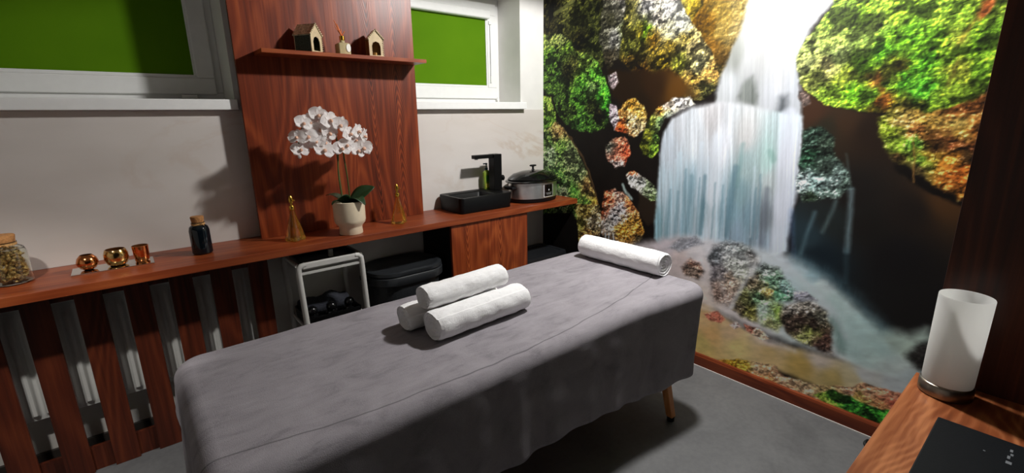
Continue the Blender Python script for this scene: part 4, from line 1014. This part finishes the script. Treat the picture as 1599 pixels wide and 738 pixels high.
holder('round ball shaped copper candle holder at the left of the tray', -0.178, 2.615, [(.014, 0), (.026, .006), (.036, .022), (.037, .034), (.032, .050), (.022, .062), (.020, .063)], [(.020, .063), (.028, .050), (.032, .034), (.026, .015)], COP)
holder('wide faceted gold copper candle holder in the middle of the tray', -0.082, 2.612, [(.026, 0), (.036, .008), (.043, .026), (.043, .050), (.037, .068), (.035, .071), (.033, .071)], [(.033, .071), (.038, .05), (.038, .026), (.02, .012)], COPG, 18)
holder('straight tumbler shaped copper candle holder at the right of the tray', 0.004, 2.615, [(.024, 0), (.027, .004), (.0285, .03), (.031, .070), (.029, .071)], [(.029, .071), (.026, .03), (.024, .01)], COP)

# ---- basin, tap, soap
t = thing('wash_basin', 'black rectangular counter top wash basin', 'basin', (1.84, 2.62, ZK))
BAS = plain('basin_black', (9, 9, 10), 0.4, spec=0.18, var=0.08)
O = lambda e, z: [(x, y, z) for x, y in rrect(1.628 + e, 2.490 + e, 2.058 - e, 2.768 - e, 0.028, 5)]
I = lambda e, z: [(x, y, z) for x, y in rrect(1.646 + e, 2.508 + e, 1.925 - e, 2.690 - e, 0.022, 5)]
m = MB().rings([O(.012, ZK), O(.006, ZK + .002), O(0, ZK + .10), O(.003, ZK + .104), I(0, ZK + .104), I(.006, ZK + .098), I(.022, ZK + .035), I(.045, ZK + .03)], True, True, True)
m.build('bowl', BAS, t, True)
MB().lathe([(.018, 0), (.020, .002), (.014, .004)], (1.79, 2.60, ZK + .0305), 20).build('drain', BLACKG, t, True)
TAP = plain('tap_black', (8, 8, 8), 0.45, spec=0.18, var=0.08)
t = thing('tap', 'tall matt black square tap on the basin', 'tap', (2.035, 2.655, ZK + .104))
MB().box(2.002, 2.622, ZK + .1045, 2.070, 2.688, 1.297).build('column', TAP, t, bevel=0.003)
s_ = MB().box(1.850, 2.632, 1.272, 2.0015, 2.678, 1.297).build('spout', TAP, t, bevel=0.003)
MB().lathe([(.014, 0), (.014, .006)], (1.872, 2.655, 1.266), 16).build('aerator', CHROME, s_, True)
m = MB().lathe([(.012, 0), (.012, .014), (.019, .016), (.020, .034), (.016, .038)], (0, 0, 0), 20); m.rot(Matrix.Rotation(PI / 2, 3, 'Y'))
for v in m.bm.verts: v.co += Vector((2.0705, 2.655, 1.125))
m.build('lever', TAP, t, True)
t = thing('soap_bottle', 'bottle of green liquid soap half hidden behind the tap', 'soap bottle', (2.012, 2.728, ZK + .1045))
SOAP = plain('green_soap', (150, 176, 62), 0.2, var=0.12, vscale=30); SOAP.node_tree.nodes['Principled BSDF'].inputs['Transmission Weight'].default_value = 0.25
P = lambda h, k, z, r: [(x, y, z) for x, y in rrect(-h, -k, h, k, r, 4)]
MB().rings([P(.027, .017, 0, .01), P(.028, .018, .004, .012), P(.028, .018, .115, .012), P(.022, .014, .128, .012), P(.009, .009, .136, .0085)], True, True, True).build('body', SOAP, t, True, world=False)
m = MB(); m.box(-.022, -.0195, .012, .022, -.0183, .040)
m.build('label_band', plain('yellow_label', (216, 206, 84), 0.5), t, world=False)
m = MB(); m.box(-.018, -.0195, .055, .018, -.0183, .098)
m.build('label_print', plain('green_label', (58, 112, 40), 0.5, var=0.3, vscale=150), t, world=False)
m = MB().lathe([(.010, .136), (.011, .138), (.011, .152), (.004, .154), (.004, .172), (.008, .174), (.008, .184)], (0, 0, 0), 16); m.box(-.026, -.005, .176, 0, .005, .184)
m.build('pump', plain('teal_pump', (20, 58, 66), 0.4), t, True, world=False)

# ---- slow cooker
cx, cy = 2.345, 2.600
t = thing('slow_cooker', 'oval stainless steel and black slow cooker with lid beside the basin', 'slow cooker', (cx, cy, ZK))
RX, RY = 0.205, 0.142
def oval(prof, seg=64): return MB().lathe([(r, z) for r, z in prof], (cx, cy, ZK), seg, 1.0, RY / RX)
oval([(RX * .9, 0), (RX * .96, .004), (RX * .985, .024), (RX, .030)]).build('base', BLACKM, t, True)
oval([(RX, .0305), (RX, .140)]).build('steel_body', STEEL, t, True)
oval([(RX + .002, .1405), (RX + .026, .146), (RX + .028, .152), (RX + .012, .160), (RX - .01, .162)]).build('rim', BLACKG, t, True)
oval([(RX + .006, .1625), (RX + .008, .168), (RX - .004, .178), (RX * .82, .200), (RX * .5, .216), (RX * .2, .222), (.01, .223)]).build('lid', BLACKG, t, True)
MB().lathe([(.018, 0), (.010, .006), (.008, .022), (.012, .026), (.030, .029), (.031, .036), (.026, .039)], (cx, cy, ZK + .222), 24, 1, .55).build('lid_knob', BLACKM, t, True)
for s in (-1, 1):
    m = MB(); m.box(cx + s * (RX + .016) - .02, cy - .05, ZK + .100, cx + s * (RX + .016) + .02, cy + .05, ZK + .122)
    m.build('handle', BLACKM, t, bevel=0.008)
# control panel follows the curve of the body
def curved(a0, a1, z0, z1, off, n=10):
    m = MB(); rr = []
    for d in (0.0, off):
        for zz in (z0, z1): pass
    A = [a0 + (a1 - a0) * i / n for i in range(n + 1)]
    pt = lambda a, o, z: (cx + (RX + o) * math.cos(a), cy + (RY + o) * math.sin(a), ZK + z)
    rr = [[pt(a, 0.0005, z0) for a in A], [pt(a, off, z0) for a in A], [pt(a, off, z1) for a in A], [pt(a, 0.0005, z1) for a in A], [pt(a, 0.0005, z0) for a in A]]
    m.rings(rr, False); return m
p = curved(-1.70, -1.22, .038, .134, .004).build('control_panel', plain('panel_white', (225, 225, 225), 0.3), t)
curved(-1.67, -1.25, .043, .129, .0055).build('panel_face', BLACKG, p)
GREYP = plain('panel_print', (150, 150, 152), 0.4)
m = curved(-1.60, -1.32, .066, .069, .006); m.build('panel_print', GREYP, p)
m = curved(-1.57, -1.35, .056, .060, .006); m.build('panel_print', GREYP, p)
m = curved(-1.48, -1.44, .084, .094, .006); m.build('dial_mark', plain('dial_mark', (220, 220, 220), 0.4), p)

# ---- lanterns and diffuser on the display shelf
ZD = 1.8765
MERC = plain('mercury_glass', (178, 170, 140), 0.25, 0.6, var=0.5, vscale=90, bump=0.3)
DGLASS = plain('dark_speckled_glass', (62, 70, 58), 0.22, 0.3, var=0.55, vscale=140)
CER = plain('pale_gold_ceramic', (206, 186, 150), 0.35, 0.15, var=0.12, vscale=40)
GLIN = plain('lantern_inner_gold', (176, 132, 72), 0.3, 0.6, var=0.3, vscale=40)
def house(label, loc, rz, W, D, H, R, wall, front, roof):
    t = thing('house_lantern', label, 'lantern', loc, 'house lanterns on the display shelf'); t.rotation_euler = (0, 0, rz)
    hw, hd = W / 2, D / 2; th = .004
    m = MB(); m.box(-hw, -hd + th, 0, -hw + th, hd - th, H); m.box(hw - th, -hd + th, 0, hw, hd - th, H); m.box(-hw + th, -hd + th, 0, hw - th, hd - th, th)
    m.build('side_walls', wall, t, world=False)
    # gable walls, the front one with an arched opening
    gw = .30 * W; gh = .62 * H
    arch = [(-gw, .10 * H)] + [(-gw * math.cos(a * PI / 10), gh + gw * math.sin(a * PI / 10)) for a in range(11)] + [(gw, .10 * H)]
    for y, nm in ((-hd, 'front_gable'), (hd - th, 'rear_gable')):
        m = MB()
        if nm == 'rear_gable':
            m.prism([(-hw, 0), (hw, 0), (hw, H), (0, H + R), (-hw, H)], 'y', y, y + th)
        else:
            outer = [(-hw, 0)] + [(-hw + (hw) * max(0, (a - 5) / 5) if a > 5 else -hw, H * min(1, a / 5) if a <= 5 else H + R * (a - 5) / 5) for a in range(11)][1:]
            outer = [(-hw, 0), (-hw, H * .5), (-hw, H), (-hw * .5, H + R * .5), (0, H + R), (hw * .5, H + R * .5), (hw, H), (hw, H * .5), (hw, 0)]
            inner = [(-gw, .10 * H), (-gw, gh * .6), (-gw, gh), (-gw * .7, gh + gw * .7), (0, gh + gw), (gw * .7, gh + gw * .7), (gw, gh), (gw, gh * .6), (gw, .10 * H)]
            A = [(x, y, z) for x, z in outer]; B = [(x, y, z) for x, z in inner]
            A2 = [(x, y + th, z) for x, z in outer]; B2 = [(x, y + th, z) for x, z in inner]
            m.rings([A, B, B2, A2, A], True)
        m.build(nm, front, t, world=False)
    m = MB(); e = .004
    for s in (-1, 1):
        m.prism([(s * (hw + .005), H - .005), (s * (hw + .005), H + .001), (0, H + R + .006), (0, H + R)], 'y', -hd - e, hd + e)
    m.build('roof', roof, t, world=False)
    m = MB()
    for k in range(7):
        for s in (-1, 1): m.ball((s * (hw + .003) * (k / 6), -hd - .003, H + R + .004 - (R) * k / 6), .0042, 8)
    for k in range(8): m.ball((hw, -hd - .001, H * k / 8 + .004), .003, 8)
    m.build('beaded_edge', front, t, True, world=False)
    MB().lathe([(.012, 0), (.016, .002), (.016, .02), (.013, .022)], (0, 0, th), 16, 1, 1).build('tea_light', GLIN, t, True, world=False)
    return t
house('larger house shaped lantern with dark speckled side at the left of the shelf', (0.836, 2.622, ZD), 0.62, .085, .098, .082, .050, DGLASS, CER, MERC)
house('smaller house shaped lantern with arched opening at the right of the shelf', (1.190, 2.622, ZD), -0.12, .078, .062, .092, .044, GLIN, CER, MERC)
t = thing('reed_diffuser', 'small glass reed diffuser with orange reeds between the lanterns', 'diffuser', (1.003, 2.60, ZD))
P = lambda h, z, r: [(x, y, z) for x, y in rrect(-h, -h, h, h, r, 3)]
MB().rings([P(.030, 0, .005), P(.031, .003, .005), P(.031, .052, .006), P(.024, .058, .008), P(.011, .061, .008), P(.011, .070, .008)], True, True, True).build('bottle', plain('diffuser_glass', (188, 172, 132), 0.15, var=0.15), t, True, world=False)
MB().lathe([(.012, .0705), (.0135, .072), (.0135, .092), (.008, .094)], (0, 0, 0), 18).build('collar', GOLD, t, True, world=False)
m = MB(); m.prism([(.018 + .012 * math.cos(a * PI / 8), .032 + .020 * math.sin(a * PI / 8)) for a in range(16)], 'y', -.034, -.0315)
m.build('tag', plain('pearl_tag', (240, 236, 226), 0.3), t, world=False)
RE = plain('orange_reed', (204, 104, 44), 0.6, var=0.2)
for a, b, h in ((-.036, -.006, .165), (-.018, .004, .150), (.002, .012, .128), (-.028, .012, .140), (.016, -.006, .118)):
    MB().tube([(0, 0, .092), (a * .5, b * .5, .092 + (h - .092) * .5), (a, b, h)], [.0022, .0028, .0018], 6).build('reed', RE, t, True, world=False)

# ================================================================ DESK CORNER ON THE RIGHT
t = thing('desk', 'reddish wooden desk with bold grain in the near right corner', 'desk', (1.2, -0.12, 0))
MB().box(0.50, -0.46, 0.720, 1.827, 0.2215, 0.750).build('desk_top', W_DESK, t, bevel=0.0015)
MB().box(0.54, -0.44, 0.0, 0.565, 0.205, 0.7195).build('side_panel', W_DARK, t)
MB().box(1.775, -0.44, 0.0, 1.80, 0.205, 0.7195).build('side_panel', W_DARK, t)
MB().box(0.565, -0.43, 0.35, 1.775, -0.41, 0.7195).build('modesty_panel', W_DARK, t)
tag(MB().box(1.828, -1.3, 0.0, 1.868, 0.204, 2.739).build('wood_partition', W_DARK, bevel=0.001),
    'tall dark wood partition panel behind the desk lamp', 'partition')
t = thing('table_lamp', 'unlit table lamp with white glass cylinder shade on the desk', 'lamp', (1.742, 0.142, 0.7505))
MB().lathe([(.058, 0), (.0615, .003), (.0615, .034), (.058, .038), (.052, .039)], (0, 0, 0), 48).build('base', plain('brushed_nickel', (150, 140, 128), 0.3, 1.0, var=0.05), t, True, world=False)
OPAL = thin('opal_glass', (250, 250, 248), 0.62, 0.35)
MB().lathe([(.0565, .0395), (.0575, .044), (.0590, .298), (.0580, .300), (.0565, .298), (.055, .050), (.0, .049)], (0, 0, 0), 48, capb=True, capt=False).build('shade', OPAL, t, True, world=False)
t = thing('black_folder', 'flat black folder lying on the desk beside the lamp', 'folder', (1.31, -0.06, 0.7505))
MB().box(1.055, -0.30, 0.7505, 1.562, 0.128, 0.762).build('cover', plain('black_leatherette', (14, 17, 20), 0.6, spec=0.15, var=0.12, vscale=180, bump=0.1), t, bevel=0.003)
m = MB()
for (x, y, w_, h_) in ((1.452, -0.012, .012, .010), (1.476, -0.010, .014, .005), (1.494, -0.014, .010, .005), (1.512, -0.012, .012, .005), (1.470, 0.030, .004, .004)):
    m.box(x, y - h_ / 2, 0.7621, x + w_, y + h_ / 2, 0.7624)
m.build('emblem', plain('pale_print', (120, 124, 128), 0.5), t)
m = MB(); m.tube(bez([(2.60, 0.30, 0.02), (2.56, 0.40, 0.012), (2.53, 0.425, 0.022), (2.50, 0.415, 0.010), (2.47, 0.30, 0.008), (2.40, 0.10, 0.008)]), 0.008, 8)
tag(m.build('cable', BLACKM, None, True), 'black cable lying on the floor at the desk corner', 'cable')
